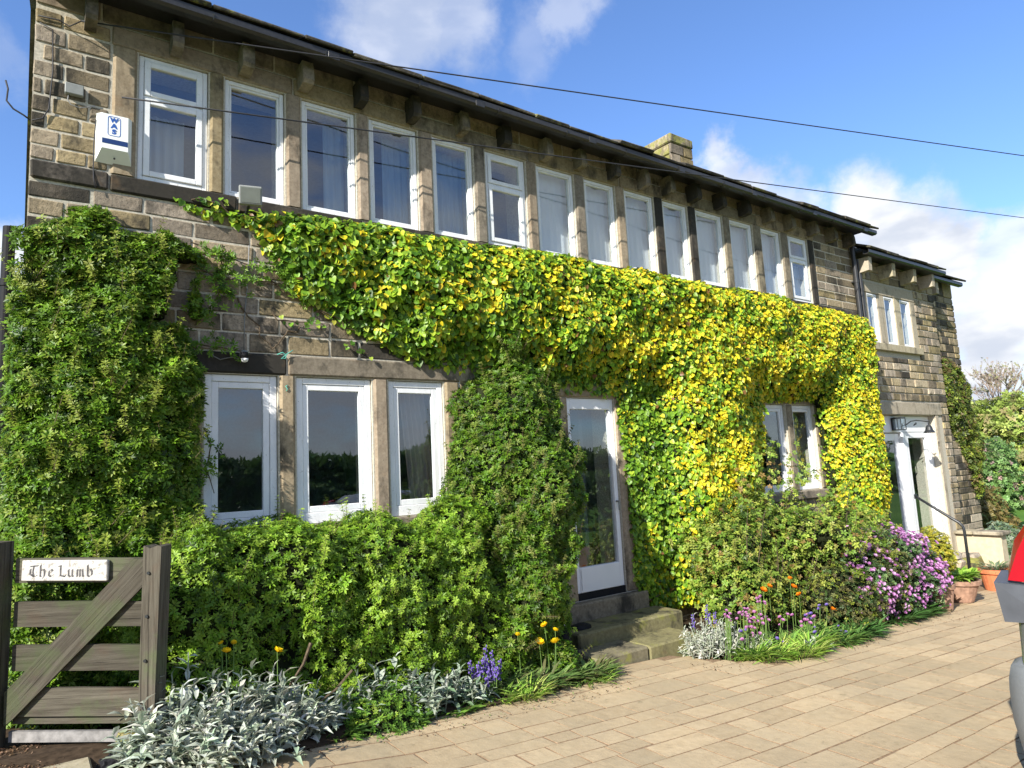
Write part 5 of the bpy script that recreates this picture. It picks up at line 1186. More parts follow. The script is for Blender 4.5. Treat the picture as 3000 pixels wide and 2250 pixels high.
def text_obj(txt, size, Mx, mat, parent, name='lettering', bold=.0, sx=1.):
    cu = bpy.data.curves.new(name, 'FONT'); cu.body = txt; cu.size = size; cu.align_x = 'CENTER'; cu.align_y = 'CENTER'; cu.extrude = .0008; cu.offset = bold; cu.resolution_u = 3
    o = bpy.data.objects.new(name, cu); COL.objects.link(o); bpy.context.view_layer.update()
    me = bpy.data.meshes.new_from_object(o.evaluated_get(bpy.context.evaluated_depsgraph_get())); bpy.data.objects.remove(o)
    me.transform(Mx @ Matrix.Diagonal((sx, 1, 1, 1))); me.materials.clear(); return link(name, me, M[mat], parent)
TX = Matrix.Rotation(R(90), 4, 'X')
# blackletter style lettering: broad nib strokes built stroke by stroke
def stroke(m, a, b, w, y=-.0318):
    # diagonal nib: quad slanted 40 degrees
    nx, nz = w*.72, w*.55; i = len(m.V)
    for yy in (y, y+.0016):
        for (p, s) in ((a, -1), (a, 1), (b, 1), (b, -1)): m.V.append((p[0]+s*nx/2, yy, p[1]+s*nz/2))
    m.F += [(i, i+1, i+2, i+3), (i+7, i+6, i+5, i+4), (i, i+3, i+7, i+4), (i+1, i+5, i+6, i+2), (i, i+4, i+5, i+1), (i+3, i+2, i+6, i+7)]
LET = {'T': [((-.1,.95),(.55,1.0)),((.2,1.),(.12,.45)),((.12,.45),(.22,0)),((-.08,.7),(-.1,.25)),((-.1,.25),(.22,0)),((.22,0),(.5,.12))],
 'h': [((.05,1.05),(.05,.05)),((.05,.05),(.12,0)),((.1,.55),(.32,.68)),((.32,.68),(.42,.5)),((.42,.5),(.38,.05)),((.38,.05),(.28,-.1))],
 'e': [((.1,.5),(.08,.15)),((.08,.15),(.25,0)),((.25,0),(.42,.14)),((.1,.52),(.28,.68)),((.28,.68),(.4,.52)),((.4,.52),(.14,.3))],
 'L': [((.12,1.),(.12,.12)),((-.05,.95),(.12,1.)),((-.02,0),(.12,.12)),((.12,.1),(.5,.0)),((.5,0),(.52,.12))],
 'u': [((.05,.65),(.05,.1)),((.05,.1),(.2,0)),((.2,0),(.36,.12)),((.36,.65),(.36,.08)),((.36,.08),(.46,0))],
 'm': [((.05,.65),(.05,.0)),((.08,.55),(.26,.66)),((.26,.66),(.28,.0)),((.3,.55),(.48,.66)),((.48,.66),(.52,.08)),((.52,.08),(.6,0))],
 'b': [((.05,1.05),(.05,.1)),((.05,.1),(.2,0)),((.1,.55),(.3,.68)),((.3,.68),(.42,.45)),((.42,.45),(.4,.15)),((.4,.15),(.2,0))]}
adv = {'T': .68, 'h': .66, 'e': .62, 'L': .72, 'u': .70, 'm': .84, 'b': .60}
x = .122; Hh = .068
for chx in 'The Lumb':
    if chx == ' ': x += .012; continue
    m = MB()
    for a, b_ in LET[chx]: stroke(m, (x + a[0]*Hh*.98, 1.207 + a[1]*Hh*.88), (x + b_[0]*Hh*.98, 1.207 + b_[1]*Hh*.88), .012)
    m.build('letter', M['letter'], sg, M4=GM2); x += adv[chx]*Hh*1.02
    if chx == 'e': x += .008
# bits beside the gate
rock('boulder', 'small rounded yellowish boulder beside the foot of the gate post', (.50, -1.17, .29), (.055, .05, .075), 61, 'stone_lichen')
def bag():
    r = np.random.default_rng(8); n = 14; V = []; F = []
    for i in range(n):
        for j in range(n):
            x = (i/(n-1)-.5); y_ = (j/(n-1)-.5); z_ = .045*(1-4*x*x)*(1-4*y_*y_) + r.uniform(0, .03); V.append((x*.20, y_*.16, z_))
    F = [(i*n+j, (i+1)*n+j, (i+1)*n+j+1, i*n+j+1) for i in range(n-1) for j in range(n-1)]; F.append(tuple([i*n for i in range(n)][::-1] + [j for j in range(1, n)][::1])) if False else None
    return mesh('plastic_sheet', V, F)
b_ = link('plastic_sheet', bag(), M['black_plastic'], None, (.44, -1.27, .222)); tag(b_, 'crumpled shiny black plastic sheet between the gate and the silver leaves', 'sheet')
MB().cbox(-.55, -2.0, gz(0)-.05, .33, -1.18, gz(0)-.002, .01, .004).build('threshold_flagstone', M['stone_annex_dressed'], drive)
# black tub beside the steps, dark cloth on the step, white label
tb = root('garden_tub', 'shiny black plastic bucket slumped beside the left end of the steps', 'bucket', (4.0, -.8, -.13))
m = MB(); m.lathe((3.98, -.78, -.10), [(.085, 0), (.10, .02), (.115, .11), (.10, .15), (.06, .17), (.001, .172)], 16); m.build('tub_body', M['black_plastic'], tb, smooth=True)
m = MB(); m.lathe((3.93, -.76, .06), [(.05, 0), (.06, .06), (.05, .14), (.03, .19), (.001, .2)], 12); m.build('tub_neck', M['black_plastic'], tb, smooth=True)
MB().cbox(4.0, -.68, .12, 4.012, -.676, .27, .001).build('plant_label', M['white_door'], None); o = bpy.data.objects['plant_label']; tag(o, 'thin white plastic plant label standing against the end of the middle step', 'plant label')
rock('folded_cloth', 'dark crumpled cloth lying on the left end of the middle step', (4.50, -.32, .105), (.10, .07, .025), 66, 'black_plastic')['category'] = 'cloth'
m = MB(); m.prism([(5.16, -.158), (5.20, -.06), (5.24, -.135), (5.34, -.15), (5.30, -.165)], -1.22, -1.20, plane='XZ'); o = m.build('litter_wrapper', M['white_door'], None); tag(o, 'torn white and pink wrapper lying at the foot of the silver clump', 'litter')

# ------------------------------------------------------------------ things fixed to the wall
ab = root('alarm_box', 'white burglar alarm box with blue WAS lettering and navy strip on the upper left wall', 'alarm box', (.46, -.05, 4.27))
x0, x1, z0, z1 = .345, .585, 4.075, 4.455
V = [(x0, 0, z0), (x1, 0, z0), (x1, 0, z1), (x0, 0, z1), (x0+.035, -.085, z0+.085), (x1-.035, -.085, z0+.085), (x1-.035, -.06, z1-.012), (x0+.035, -.06, z1-.012)]
F = [(4, 5, 6, 7), (0, 4, 7, 3), (1, 2, 6, 5), (0, 1, 5, 4), (3, 7, 6, 2), (0, 3, 2, 1)]
link('box_body', mesh('box_body', [(a, b-.004, c) for a, b, c in V], F), M['box_white'], ab)
fy = lambda z_: -.085 + (z_-(z0+.085))/((z1-.012)-(z0+.085))*.025 - .0045
i = MB(); za, zb_ = z0+.125, z0+.165; i.V = [(x0+.037, fy(za)-.001, za), (x1-.037, fy(za)-.001, za), (x1-.037, fy(zb_)-.001, zb_), (x0+.037, fy(zb_)-.001, zb_)] + [(x0+.037, fy(za)+.002, za), (x1-.037, fy(za)+.002, za), (x1-.037, fy(zb_)+.002, zb_), (x0+.037, fy(zb_)+.002, zb_)]
i.F = [(0, 1, 2, 3), (7, 6, 5, 4), (0, 4, 5, 1), (3, 2, 6, 7), (0, 3, 7, 4), (1, 5, 6, 2)]; i.build('navy_strip', M['navy'], ab)
tl = math.atan2(.025, .283)
for k, chx in enumerate('WAS'):
    zc = z1 - .060 - k*.047; text_obj(chx, .050, Matrix.Translation((.458, fy(zc)-.0008, zc)) @ TX, 'blue', ab, 'letter', .003, 1.15 if chx != 'W' else .95)
# rounded outline
def outline():
    m = MB(); cx_, cz_, hw, hh, rr_ = .458, z1-.107, .042, .080, .018
    def pts(e):
        o = []
        for qx, qz, a0 in ((1, 1, 0), (-1, 1, 90), (-1, -1, 180), (1, -1, 270)):
            for s in range(5):
                a = R(a0 + s*22.5); o.append((cx_+qx*(hw-rr_)+math.cos(a)*(rr_+e), cz_+qz*(hh-rr_)+math.sin(a)*(rr_+e)))
        return o
    A, B = pts(0), pts(-.004); n = len(A)
    for (x, z_) in A: m.V.append((x, fy(z_)-.0012, z_))
    for (x, z_) in B: m.V.append((x, fy(z_)-.0012, z_))
    for (x, z_) in A: m.V.append((x, fy(z_)+.001, z_))
    for (x, z_) in B: m.V.append((x, fy(z_)+.001, z_))
    for q in range(n):
        p = (q+1) % n; m.F += [(q, p, n+p, n+q), (2*n+q, 3*n+q, 3*n+p, 2*n+p), (q, 2*n+q, 2*n+p, p), (n+q, n+p, 3*n+p, 3*n+q)]
    return m
outline().build('lettering_border', M['blue'], ab)
MB().tube([(.465, -.058, 4.098), (.465, -.066, 4.106)], .007, 8).build('screw', M['iron'], ab)
jb = MB().cbox(.145, -.045, 4.545, .262, -.002, 4.628, .005).build('junction_box', M['grey_plastic'], None); tag(jb, 'small pale grey junction box on the wall above the alarm box', 'junction box')
fl = root('floodlight', 'small square grey floodlight standing out of the ivy under the second upper window', 'floodlight', (1.40, -.12, 3.95))
m = MB(); m.cbox(-.088, -.02, -.075, .088, .05, .075, .008); FM = Matrix.Translation((1.405, -.20, 3.955)) @ Matrix.Rotation(R(-14), 4, 'Z') @ Matrix.Rotation(R(12), 4, 'X')
m.build('lamp_housing', M['grey_plastic'], fl, M4=FM); m = MB(); m.box(-.074, -.0235, -.06, .074, -.0205, .06); m.build('lens', M['lampglass'], fl, M4=FM)
MB().tube([(1.41, -.15, 3.90), (1.41, -.05, 3.86), (1.41, .0, 3.86)], .012, 8).build('bracket', M['iron'], fl); MB().tube([(1.405, -.17, 4.03), (1.405, -.165, 4.05)], .008, 8).build('screw', M['iron'], fl)
se = root('motion_sensor', 'small dark motion sensor with white dome on the lintel of the triple window', 'sensor', (1.39, -.03, 2.66))
m = MB(); m.cbox(1.375, -.055, 2.645, 1.425, -.013, 2.715, .006); m.build('sensor_base', M['grey_plastic'], se)
m = MB(); m.lathe((1.385, -.075, 2.64), [(.012, 0), (.032, .012), (.036, .035), (.03, .055), (.001, .062)], 14); m.build('sensor_hood', M['black_plastic'], se, smooth=True)
m = MB(); m.lathe((1.39, -.082, 2.612), [(.003, 0), (.02, .006), (.028, .022), (.028, .030)], 14); m.build('sensor_dome', M['white_door'], se, smooth=True)
def cable(name, label, pts, r_, mat='cable', n=6):
    o = MB().tube(pts, r_, n).build(name, M[mat], None, smooth=True); tag(o, label, 'cable'); return o
def sag(a, b, n, s): a, b = Vector(a), Vector(b); return [tuple(a.lerp(b, i/(n-1)) - Vector((0, 0, s*4*(i/(n-1))*(1-i/(n-1))))) for i in range(n)]
cable('overhead_wire', 'thin upper overhead wire running from the left wall across the sky to the right', sag((.23, -.1, 5.10), (34.04, -7.30, 7.20), 40, .05), .0065, 'cable_dark')
cable('overhead_wire', 'thin lower overhead wire crossing the upper windows and passing behind the chimney top', sag((.50, -.10, 4.58), (38.75, -2.85, 8.41), 40, .05), .0065, 'cable_dark')
cable('wall_cable', 'thin dark cable looping down the wall at the left corner of the house', [(-.02, -.012, 5.05), (.06, -.014, 5.02), (.07, -.014, 4.7), (.055, -.014, 4.4), (.02, -.014, 4.32), (-.04, -.012, 4.29)], .0045, 'cable_dark')
cable('wall_cable', 'dark cable from the corner of the eaves to the first overhead wire', [(-.03, -.014, 5.1), (.1, -.014, 5.11), (.16, -.02, 5.08), (.23, -.1, 5.10)], .005, 'cable_dark')
cable('wall_cable', 'pale wire loop hanging from the junction box to the alarm box', [(.17, -.02, 4.545), (.165, -.025, 4.50), (.185, -.03, 4.465), (.24, -.03, 4.455), (.29, -.03, 4.475), (.335, -.03, 4.50)], .004, 'cable')
cable('wall_cable', 'dark wire dropping from behind the alarm box over the black sill band', [(.345, -.02, 4.40), (.335, -.02, 4.2), (.337, -.02, 4.02), (.34, -.03, 3.93), (.355, -.03, 3.86)], .004, 'cable_dark')
cable('wall_cable', 'grey cable running down the bare wall to the motion sensor', [(1.44, -.02, 3.6), (1.43, -.018, 3.3), (1.405, -.018, 3.0), (1.40, -.02, 2.72)], .0045, 'cable')
cable('wall_cable', 'grey wire looping across the black lintel to the motion sensor', [(1.15, -.022, 2.72), (1.17, -.025, 2.66), (1.22, -.025, 2.635), (1.27, -.025, 2.65), (1.32, -.025, 2.66), (1.36, -.03, 2.645)], .004, 'cable')
cable('garden_string', 'green string tied at the end of the black lintel', [(1.66, -.03, 2.70), (1.70, -.035, 2.72), (1.735, -.035, 2.70), (1.725, -.035, 2.67), (1.69, -.035, 2.665), (1.74, -.03, 2.71), (1.79, -.03, 2.745)], .004, 'string')
cable('garden_string', 'small green string loop on the stone between the first two ground floor panes', [(1.735, -.02, 2.40), (1.745, -.022, 2.42), (1.73, -.022, 2.44), (1.745, -.02, 2.45)], .004, 'string')
# telephone wire and insulator leaving the left corner
cable('side_wire', 'drooping dark wire with white insulator leaving the left corner of the house', [(-.045, .02, 4.30), (-.09, .02, 4.33), (-.15, .02, 4.36), (-.19, .02, 4.41), (-.185, .02, 4.5), (-.20, .02, 4.56)], .006, 'cable_dark')

# ------------------------------------------------------------------ creeper on the end bay
def creep_f(P):
    X, Y, Z = P[:, 0], P[:, 1], P[:, 2]; lowz = np.interp(X, [14.1, 14.6, 15.0, 15.4, 15.7], [2.3, 2.0, 1.65, 1.0, .5]) + lump(P*[1, 0, 0], .2, 4, 78); top = np.interp(X, [14.3, 14.8, 15.3, 15.8], [2.9, 3.5, 3.4, 3.0])
    e = np.minimum(np.minimum(Z-lowz, top-Z), 15.84-X); T = .13 + lump(P, .12, 3.5, 77); k = np.clip(e/.2, 0, 1); d = (.24-Y) - T*np.sqrt(1-(1-k)**2); return np.where(Y > .235, .5, np.where(e < 0, np.maximum(d, -e), d))
shrub('wall_creeper', 'brownish green creeper hanging over the far end bay of the annexe', 'creeper', (15.2, .2, .5), creep_f, (14.3, -.1, .3), (15.95, .24, 3.7), 3600, 25, [(.10,.14,.025),(.14,.19,.035),(.14,.10,.04),(.06,.08,.02)], [3,2,1.5,2], size=(.045, .075), depth=.15, core=.12, nobj=0, res=.09, templ=BR)

# ------------------------------------------------------------------ trees beyond
def leaf_cloud(name, f, lo, hi, n, seed, cols, probs, size, parent, depth, mat='leaf'):
    P, G, D = sample_shell(f, lo, hi, n, depth, seed, .8); r = np.random.default_rng(seed); n = len(P)
    C = jitter(r, pick(r, n, cols, probs), .3)*(.7+.6*vnoise(P, .9, seed))[:, None]; T = BR[0]
    return emit(name, T[0], T[2], T[1], P, G*.6+np.array([[0, -.1, .5]])+r.normal(size=(n, 3))*.5, r.normal(size=(n, 3)), r.uniform(size[0], size[1], n), C, C*1.3, M[mat], parent, 'stuff' if parent else None)
def tree(name, label, x, y, zg, crowns, n, seed, cols, probs, size=(.16, .3), trunk_h=2., tr_=.16, depth=.9, limbs=6):
    t = root(name, label, 'tree', (x, y, zg)); r = random.Random(seed); MB().tube([(x, y, zg-.3), (x+.1, y, zg+trunk_h*.6), (x, y+.1, zg+trunk_h)], [tr_, tr_*.8, tr_*.6], 8).build('trunk', M['bark'], t)
    for q in range(limbs):
        c, rad = r.choice(crowns); e = Vector(c) + Vector((r.uniform(-.7, .7)*rad[0], r.uniform(-.7, .7)*rad[1], r.uniform(-.2, .8)*rad[2])); a = Vector((x, y, zg+trunk_h*r.uniform(.5, 1))); MB().tube([tuple(a), tuple(a.lerp(e, .5)+Vector((0, 0, .2))), tuple(e)], [tr_*.4, tr_*.22, tr_*.06], 5).build('limb', M['bark'], t)
    def f(P):
        d = None
        for c, rad in crowns:
            k = ell(P, c, rad); d = k if d is None else np.minimum(d, k)
        return d + lump(P, .55*min(1, crowns[0][1][0]/2), 1.3, seed) + lump(P, .22, 3.1, seed+1)
    lo = [min(c[i]-rad[i] for c, rad in crowns)-.6 for i in range(3)]; hi = [max(c[i]+rad[i] for c, rad in crowns)+.6 for i in range(3)]
    leaf_cloud('crown', f, lo, hi, n, seed, cols, probs, size, t, depth); return t
OL = [(.24,.31,.07),(.30,.37,.08),(.17,.23,.05),(.27,.24,.10)]; BG_ = [(.22,.40,.04),(.30,.50,.06),(.13,.25,.03)]
tree('tree', 'broad olive green tree furthest left of those beyond the end bay', 35.0, 9.2, -1.2, [((35, 9.2, 2.2), (2.6, 2.2, 2.4)), ((34, 8.5, .9), (2.2, 1.8, 1.8))], 5200, 101, OL, [3,3,2,1])
tree('tree', 'olive brown tree filling the right edge of the picture beyond the garden', 37.5, 6.6, -1.2, [((37.5, 6.6, 2.0), (2.8, 1.9, 2.1)), ((36.5, 5.6, .6), (2.4, 1.8, 1.6)), ((38.2, 5.2, 1.6), (2.3, 1.6, 2.0))], 5600, 102, OL, [2,3,2,3])
tree('green_tree', 'bright lime green bushy tree rising directly behind the low cream wall', 26.5, 5.4, -1.0, [((26.5, 5.4, .9), (1.5, 1.1, 1.5)), ((26.2, 4.9, -.1), (1.4, 1.0, 1.0)), ((27.2, 4.9, .2), (1.2, 1.1, 1.1))], 6500, 103, BG_, [3,3,2], size=(.10, .18), trunk_h=1.2, tr_=.1, depth=.6)
tree('blossom_tree', 'small dense green tree with pale pink blossom specks at the right edge', 25.0, 3.35, -.95, [((25.0, 3.35, .9), (.9, .8, 1.0)), ((25.3, 3.0, .2), (.9, .8, .7))], 2600, 104, [(.12,.22,.06),(.17,.28,.09),(.36,.24,.22),(.09,.16,.05)], [3,3,.6,2], size=(.07, .13), trunk_h=1.2, tr_=.08, depth=.5)
tree('brown_shrub', 'brown feathery shrub at the right edge above the low wall', 19.2, 1.55, -.85, [((19.2, 1.50, .15), (.62, .55, .62)), ((19.35, 1.25, -.25), (.55, .45, .45))], 2600, 105, [(.15,.12,.04),(.20,.15,.05),(.10,.12,.03)], [3,3,2], size=(.05, .09), trunk_h=.5, tr_=.05, depth=.4)
tree('grey_shrub', 'low grey green bush between the low wall and the car', 16.6, .05, -.75, [((16.6, .05, -.35), (.5, .45, .42))], 1200, 106, [(.14,.20,.12),(.20,.25,.17),(.09,.13,.06)], [3,3,2], size=(.04, .07), trunk_h=.3, tr_=.03, depth=.3)
# leafless reddish tree tops above the olive ones
def bare(label, x, y, z0, h, seed):
    t = root('bare_tree', label, 'tree', (x, y, -1.2)); r = random.Random(seed); MB().tube([(x, y, -1.4), (x, y, z0)], [.14, .09], 6).build('trunk', M['bark'], t); m = MB()
    def grow(p, d, l, rad, k):
        e = p + d*l; m.tube([tuple(p), tuple(e)], [rad, rad*.6], 4, False)
        if k == 0: return
        for q in range(3 if k > 1 else 4):
            nd = (d + Vector((r.uniform(-.6, .6), r.uniform(-.6, .6), r.uniform(-.1, .5)))).normalized(); grow(p.lerp(e, r.uniform(.5, 1)), nd, l*r.uniform(.55, .8), rad*.6, k-1)
    for q in range(6): grow(Vector((x, y, z0)), Vector((r.uniform(-.6, .6), r.uniform(-.6, .6), 1)).normalized(), h*.42, .045, 4)
    m.build('branches', M['twig'], t, kind='stuff'); LPn = np.array([v for v in m.V[::9]]); n = len(LPn); rr_ = np.random.default_rng(seed); C = pick(rr_, n, [(.32,.24,.18),(.30,.30,.14)], [1, 1.5])
    emit('buds', BR[0][0], BR[0][2], BR[0][1], LPn, rr_.normal(size=(n, 3)), rr_.normal(size=(n, 3)), rr_.uniform(.05, .09, n), C, C, M['leaf'], t, 'stuff')
M['twig'] = simple('reddish_twigs', (.26, .20, .16), .9, .1)
bare('sparse reddish twigged tree showing above the olive tree on the left', 38.0, 9.9, 2.6, 3.0, 3)
bare('sparse reddish twigged tree top against the cloud at the far right', 39.0, 7.4, 2.8, 3.2, 4)
bare('sparse twigged tree between the end bay and the other bare trees', 36.0, 10.4, 2.2, 2.6, 5)
tree('distant_tree', 'small dark tree on the skyline of the hill left of the black pipe', -2.6, 84, 18.4, [((-2.6, 84, 22.3), (2.6, 2.2, 2.6))], 900, 107, [(.05,.08,.03),(.09,.11,.05)], [1, 1], size=(.25, .5), trunk_h=2.5, tr_=.2, depth=1.6)
tree('distant_tree', 'second dark tree on the hill skyline at the left edge', -6.4, 86, 18.6, [((-6.4, 86, 21.8), (2.4, 2.2, 2.3))], 700, 108, [(.05,.08,.03),(.09,.11,.05)], [1, 1], size=(.25, .5), trunk_h=2.5, tr_=.2, depth=1.6)
# field hedge across the hill
r = np.random.default_rng(3); n = 5000; X = r.uniform(-40, 10, n); P = np.stack([X, 74 + r.normal(size=n)*.8, 0*X], 1)
tt = np.clip((P[:, 1]-13)/75, 0, 1); tt = tt*tt*(3-2*tt); P[:, 2] = gzn(X) + 19.5*tt + r.random(n)*1.8 - .2; C = jitter(r, pick(r, n, [(.03,.06,.02),(.05,.08,.025)], [1, 1]), .3)
o = emit('field_hedge', BR[0][0], BR[0][2], BR[0][1], P, r.normal(size=(n, 3))+[[0, -.5, .5]], r.normal(size=(n, 3)), r.uniform(.25, .5, n), C, C*1.2, M['leaf']); tag(o, 'dark field hedge crossing the green hillside behind the house', 'hedge', kind='stuff')
# what the window panes reflect: hedge and wood on the other side of the drive
def bank(name, label, x0, x1, yc, ys, z1, n, seed, size):
    r = np.random.default_rng(seed); X = r.uniform(x0, x1, n); top = z1*(.75+.5*vnoise(np.stack([X, X*0, X*0], 1), .22, seed)); Z = gzn(X) + top*np.sqrt(r.random(n)); Y = yc + r.normal(size=n)*ys*(1-.5*Z/z1)
    C = jitter(r, pick(r, n, [(.035,.075,.015),(.06,.12,.02),(.09,.15,.03)], [3, 3, 1]), .3)
    o = emit(name, BR[0][0], BR[0][2], BR[0][1], np.stack([X, Y, Z], 1), r.normal(size=(n, 3))+[[0, .6, .5]], r.normal(size=(n, 3)), r.uniform(size[0], size[1], n), C, C*1.3, M['leaf']); tag(o, label, 'trees', kind='stuff')
bank('far_woodland', 'dark wood on the far side of the drive reflected in the window panes', -90, 150, -52, 2.0, 5.2, 17000, 5, (.5, .95))
bank('boundary_hedge', 'dark boundary hedge reflected low in the ground floor panes', -25, 60, -15.5, .35, 1.9, 15000, 6, (.16, .30))

# ------------------------------------------------------------------ parked car (rear corner shows at the right edge)
M['silver'] = simple('silver_green_car_paint', (.36, .38, .37), .32, .5, 3, .03, .0, .75, .8)
M['bumper'] = simple('grey_bumper_plastic', (.17, .18, .185), .55, .4, 60, .06, .05)
M['red_lens'] = simple('red_lamp_lens', (.30, .003, .004), .3, .3, 5, .06, .0, 0, .2)
M['clear_lens'] = simple('grey_lamp_lens', (.075, .08, .09), .45, .3, 8, .15, .0, 0, 0)
M['car_glass'] = simple('dark_car_glass', (.02, .024, .026), .05, .7, 3, .02, 0)
M['tyre'] = simple('tyre_rubber', (.02, .02, .02), .8, .2); M['rim'] = simple('alloy_rim', (.45, .46, .47), .3, .5, 3, .02, 0, .8)
car = root('parked_car', 'silver car, only its grey bumper corner and red lamp showing at the right edge', 'car', (6, -4.98, -.2))
YC = -4.98
def ringpts(hw, zlo, zsh, ztop, fr_):
    P = [(-.9*hw, zlo), (-.98*hw, zlo+.10), (-hw, zlo+.35), (-.985*hw, zsh-.14), (-.93*hw, zsh), (-fr_*hw, ztop-.06), (-fr_*hw*.85, ztop-.01), (0, ztop+.015)]
    return P + [(-a, b) for a, b in P[-2::-1]]
secs = [(4.02, .76, .16, .93, .98, .86), (4.06, .80, .10, .95, 1.05, .85), (4.22, .835, .06, .97, 1.24, .80), (4.48, .85, .06, .97, 1.38, .76), (4.9, .855, .06, .965, 1.42, .74), (6.0, .855, .06, .95, 1.40, .74), (6.5, .85, .06, .93, 1.25, .76), (7.05, .84, .07, .90, .96, .86), (7.6, .82, .08, .82, .86, .86), (7.92, .74, .12, .66, .70, .88)]
m = MB()
for (x, hw, a, b_, c, d) in secs:
    for (yy, zz_) in ringpts(hw, a, b_, c, d): m.V.append((x, YC+yy, zz_))
k = 15
for i in range(len(secs)-1):
    for q in range(k): m.F.append((i*k+q, (i+1)*k+q, (i+1)*k+(q+1) % k, i*k+(q+1) % k))
m.F.append(tuple(range(k))); m.F.append(tuple((len(secs)-1)*k+q for q in range(k))[::-1]); m.build('body', M['silver'], car, smooth=True)
# wrap round bumper with a shelf
def bump():
    m = MB(); outl = []
    for (z_, o_) in ((.02, -.03), (.10, .0), (.30, .035), (.44, .035), (.50, .03), (.56, .015), (.575, -.02)):
        ringq = [(4.42, .84+o_*.6), (4.20, .862+o_), (4.06, .835+o_), (3.99-o_*.6, .72+o_), (3.955-o_, .45), (3.945-o_, 0), (3.955-o_, -.45), (3.99-o_*.6, -.72-o_), (4.06, -.835-o_), (4.20, -.862-o_), (4.42, -.84-o_*.6)]
        outl.append(ringq)
    for rq in outl:
        pass
    zs_ = (.02, .10, .30, .44, .50, .56, .575)
    for z_, rq in zip(zs_, outl):
        for (x, yy) in rq: m.V.append((x, YC+yy, z_))
    n = 11
    for i in range(len(outl)-1):
        for q in range(n-1): m.F.append((i*n+q, i*n+q+1, (i+1)*n+q+1, (i+1)*n+q))
    m.F.append(tuple(range(n))[::-1]); m.F.append(tuple((len(outl)-1)*n+q for q in range(n))); return m
bump().build('rear_bumper', M['bumper'], car, smooth=True)
MB().cbox(7.7, YC-.84, .06, 8.02, YC+.84, .50, .05).build('front_bumper', M['bumper'], car)
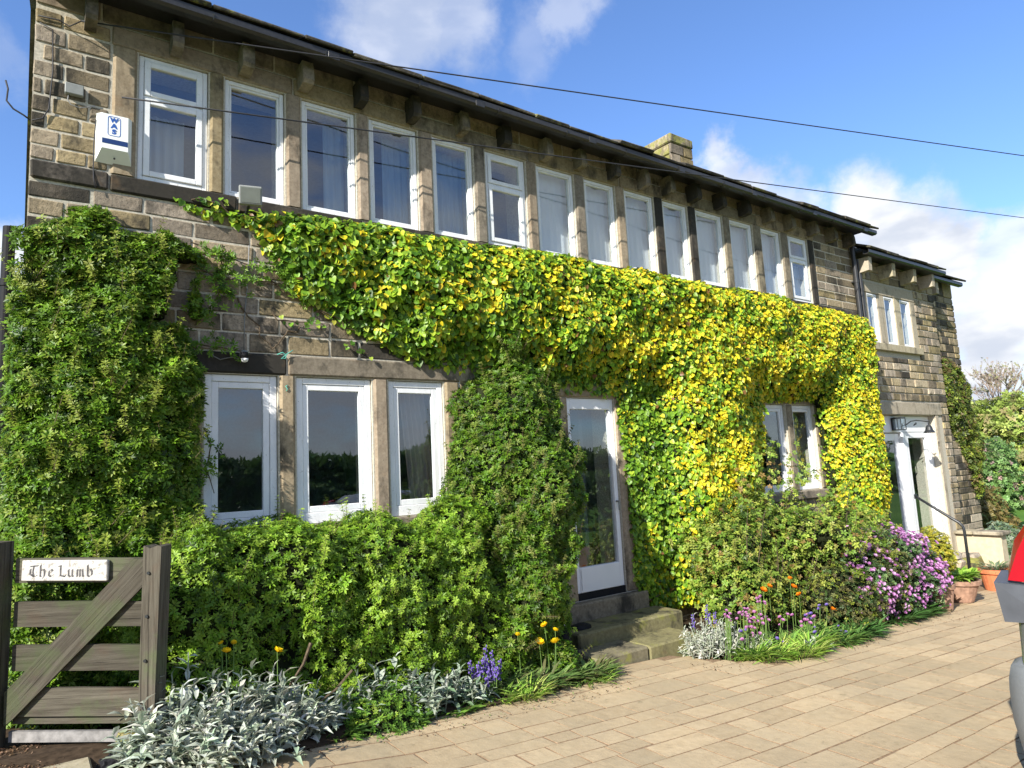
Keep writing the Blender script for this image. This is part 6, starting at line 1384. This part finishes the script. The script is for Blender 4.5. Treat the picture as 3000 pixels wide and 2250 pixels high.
for sgn in (1, -1):
    f = lambda a: YC + sgn*a
    m = MB(); m.V = [(4.015, f(.60), .98), (4.03, f(.80), .985), (4.20, f(.85), 1.02), (4.07, f(.60), 1.10), (4.09, f(.765), 1.12), (4.22, f(.815), 1.16), (4.13, f(.64), 1.24), (4.16, f(.70), 1.28), (4.28, f(.735), 1.30)]
    m.F = [(0, 1, 4, 3), (1, 2, 5, 4), (3, 4, 7, 6), (4, 5, 8, 7)]; m.V += [(v[0]+.08, YC+(v[1]-YC)*.93, v[2]) for v in m.V[:9]]; m.F += [(0, 9, 10, 1), (1, 10, 11, 2), (2, 11, 14, 5), (5, 14, 17, 8), (8, 17, 16, 7), (7, 16, 15, 6), (6, 15, 12, 3), (3, 12, 9, 0)]
    m.build('tail_lamp', M['red_lens'], car)
    m = MB(); m.V = [(3.995, f(.62), .80), (4.02, f(.835), .78), (4.20, f(.888), .84), (4.005, f(.60), .965), (4.02, f(.86), .97), (4.2, f(.885), 1.005)]; m.V += [(v[0]+.08, YC+(v[1]-YC)*.93, v[2]) for v in m.V[:6]]
    m.F = [(0, 1, 4, 3), (1, 2, 5, 4), (0, 6, 7, 1), (1, 7, 8, 2), (2, 8, 11, 5), (5, 11, 10, 4), (4, 10, 9, 3), (3, 9, 6, 0)]; m.build('reversing_lamp', M['clear_lens'], car)
    m = MB(); m.V = [(4.62, f(.79), 1.0), (6.75, f(.785), .985), (6.25, f(.66), 1.30), (4.85, f(.655), 1.34)]; m.V += [(v[0], v[1]+sgn*.02, v[2]+.004) for v in m.V[:4]]; m.F = [(0, 1, 2, 3), (7, 6, 5, 4), (0, 4, 5, 1), (1, 5, 6, 2), (2, 6, 7, 3), (3, 7, 4, 0)]; m.build('side_window', M['car_glass'], car)
    MB().cbox(6.35, f(.93)-.07, .93, 6.50, f(.93)+.07, 1.06, .02).build('wing_mirror', M['bumper'], car)
    for xw in (4.75, 7.2):
        w = MB(); zc = gz(xw)+.30; w.tube([(xw, f(.66), zc), (xw, f(.87), zc)], .30, 26); wo_ = w.build('wheel', M['tyre'], car, smooth=False)
        w = MB(); w.tube([(xw, f(.86), zc), (xw, f(.885), zc)], .20, 20); w.build('rim', M['rim'], wo_)
m = MB(); m.V = [(4.06, YC-.58, 1.075), (4.06, YC+.58, 1.075), (4.215, YC+.52, 1.245), (4.215, YC-.52, 1.245)]; m.V = [(v[0]-.012, v[1], v[2]+.022) for v in m.V]; m.V += [(v[0]-.02, v[1], v[2]+.012) for v in m.V[:4]]; m.F = [(0, 1, 2, 3), (7, 6, 5, 4), (0, 4, 5, 1), (1, 5, 6, 2), (2, 6, 7, 3), (3, 7, 4, 0)]; m.build('rear_window', M['car_glass'], car)

# woody stems that show through at the hedge foot and against the bare wall
hd = bpy.data.objects['clipped_hedge']; hr_ = random.Random(12)
for q in range(26):
    x = hr_.uniform(1.0, 3.9); a = Vector((x, hr_.uniform(-.85, -.5), gz(x)+.02)); b = a + Vector((hr_.uniform(-.18, .18), hr_.uniform(-.15, .05), hr_.uniform(.3, .55)))
    strand(wander(a, b, 5, .03, hr_), .008, .003, 'stem', hd)
for a, b in (((1.55, -.02, 3.35), (2.35, -.04, 2.95)), ((1.35, -.02, 3.15), (1.62, -.02, 2.75)), ((2.0, -.03, 3.1), (2.6, -.12, 3.3)), ((1.85, -.02, 2.95), (1.62, -.02, 2.74))):
    strand(wander(a, b, 8, .035, hr_), .008, .004, 'bare_stem', ivy)
# long dry flower stems leaning out of the silver clump
sd = root('dry_seed_spike', 'dead brown seed spike leaning right out of the big silver clump', 'plant', (1.35, -1.2, .12))
strand([(1.30, -1.2, .3), (1.38, -1.2, .42), (1.46, -1.2, .52), (1.51, -1.2, .64)], .004, .012, 'spike', sd)
sd = root('dry_seed_spike', 'long pale dead stem reaching right from the big silver clump to the green plant', 'plant', (1.4, -1.25, .1))
strand([(1.35, -1.25, .22), (1.5, -1.25, .27), (1.66, -1.22, .33), (1.78, -1.2, .42)], .004, .009, 'spike', sd)
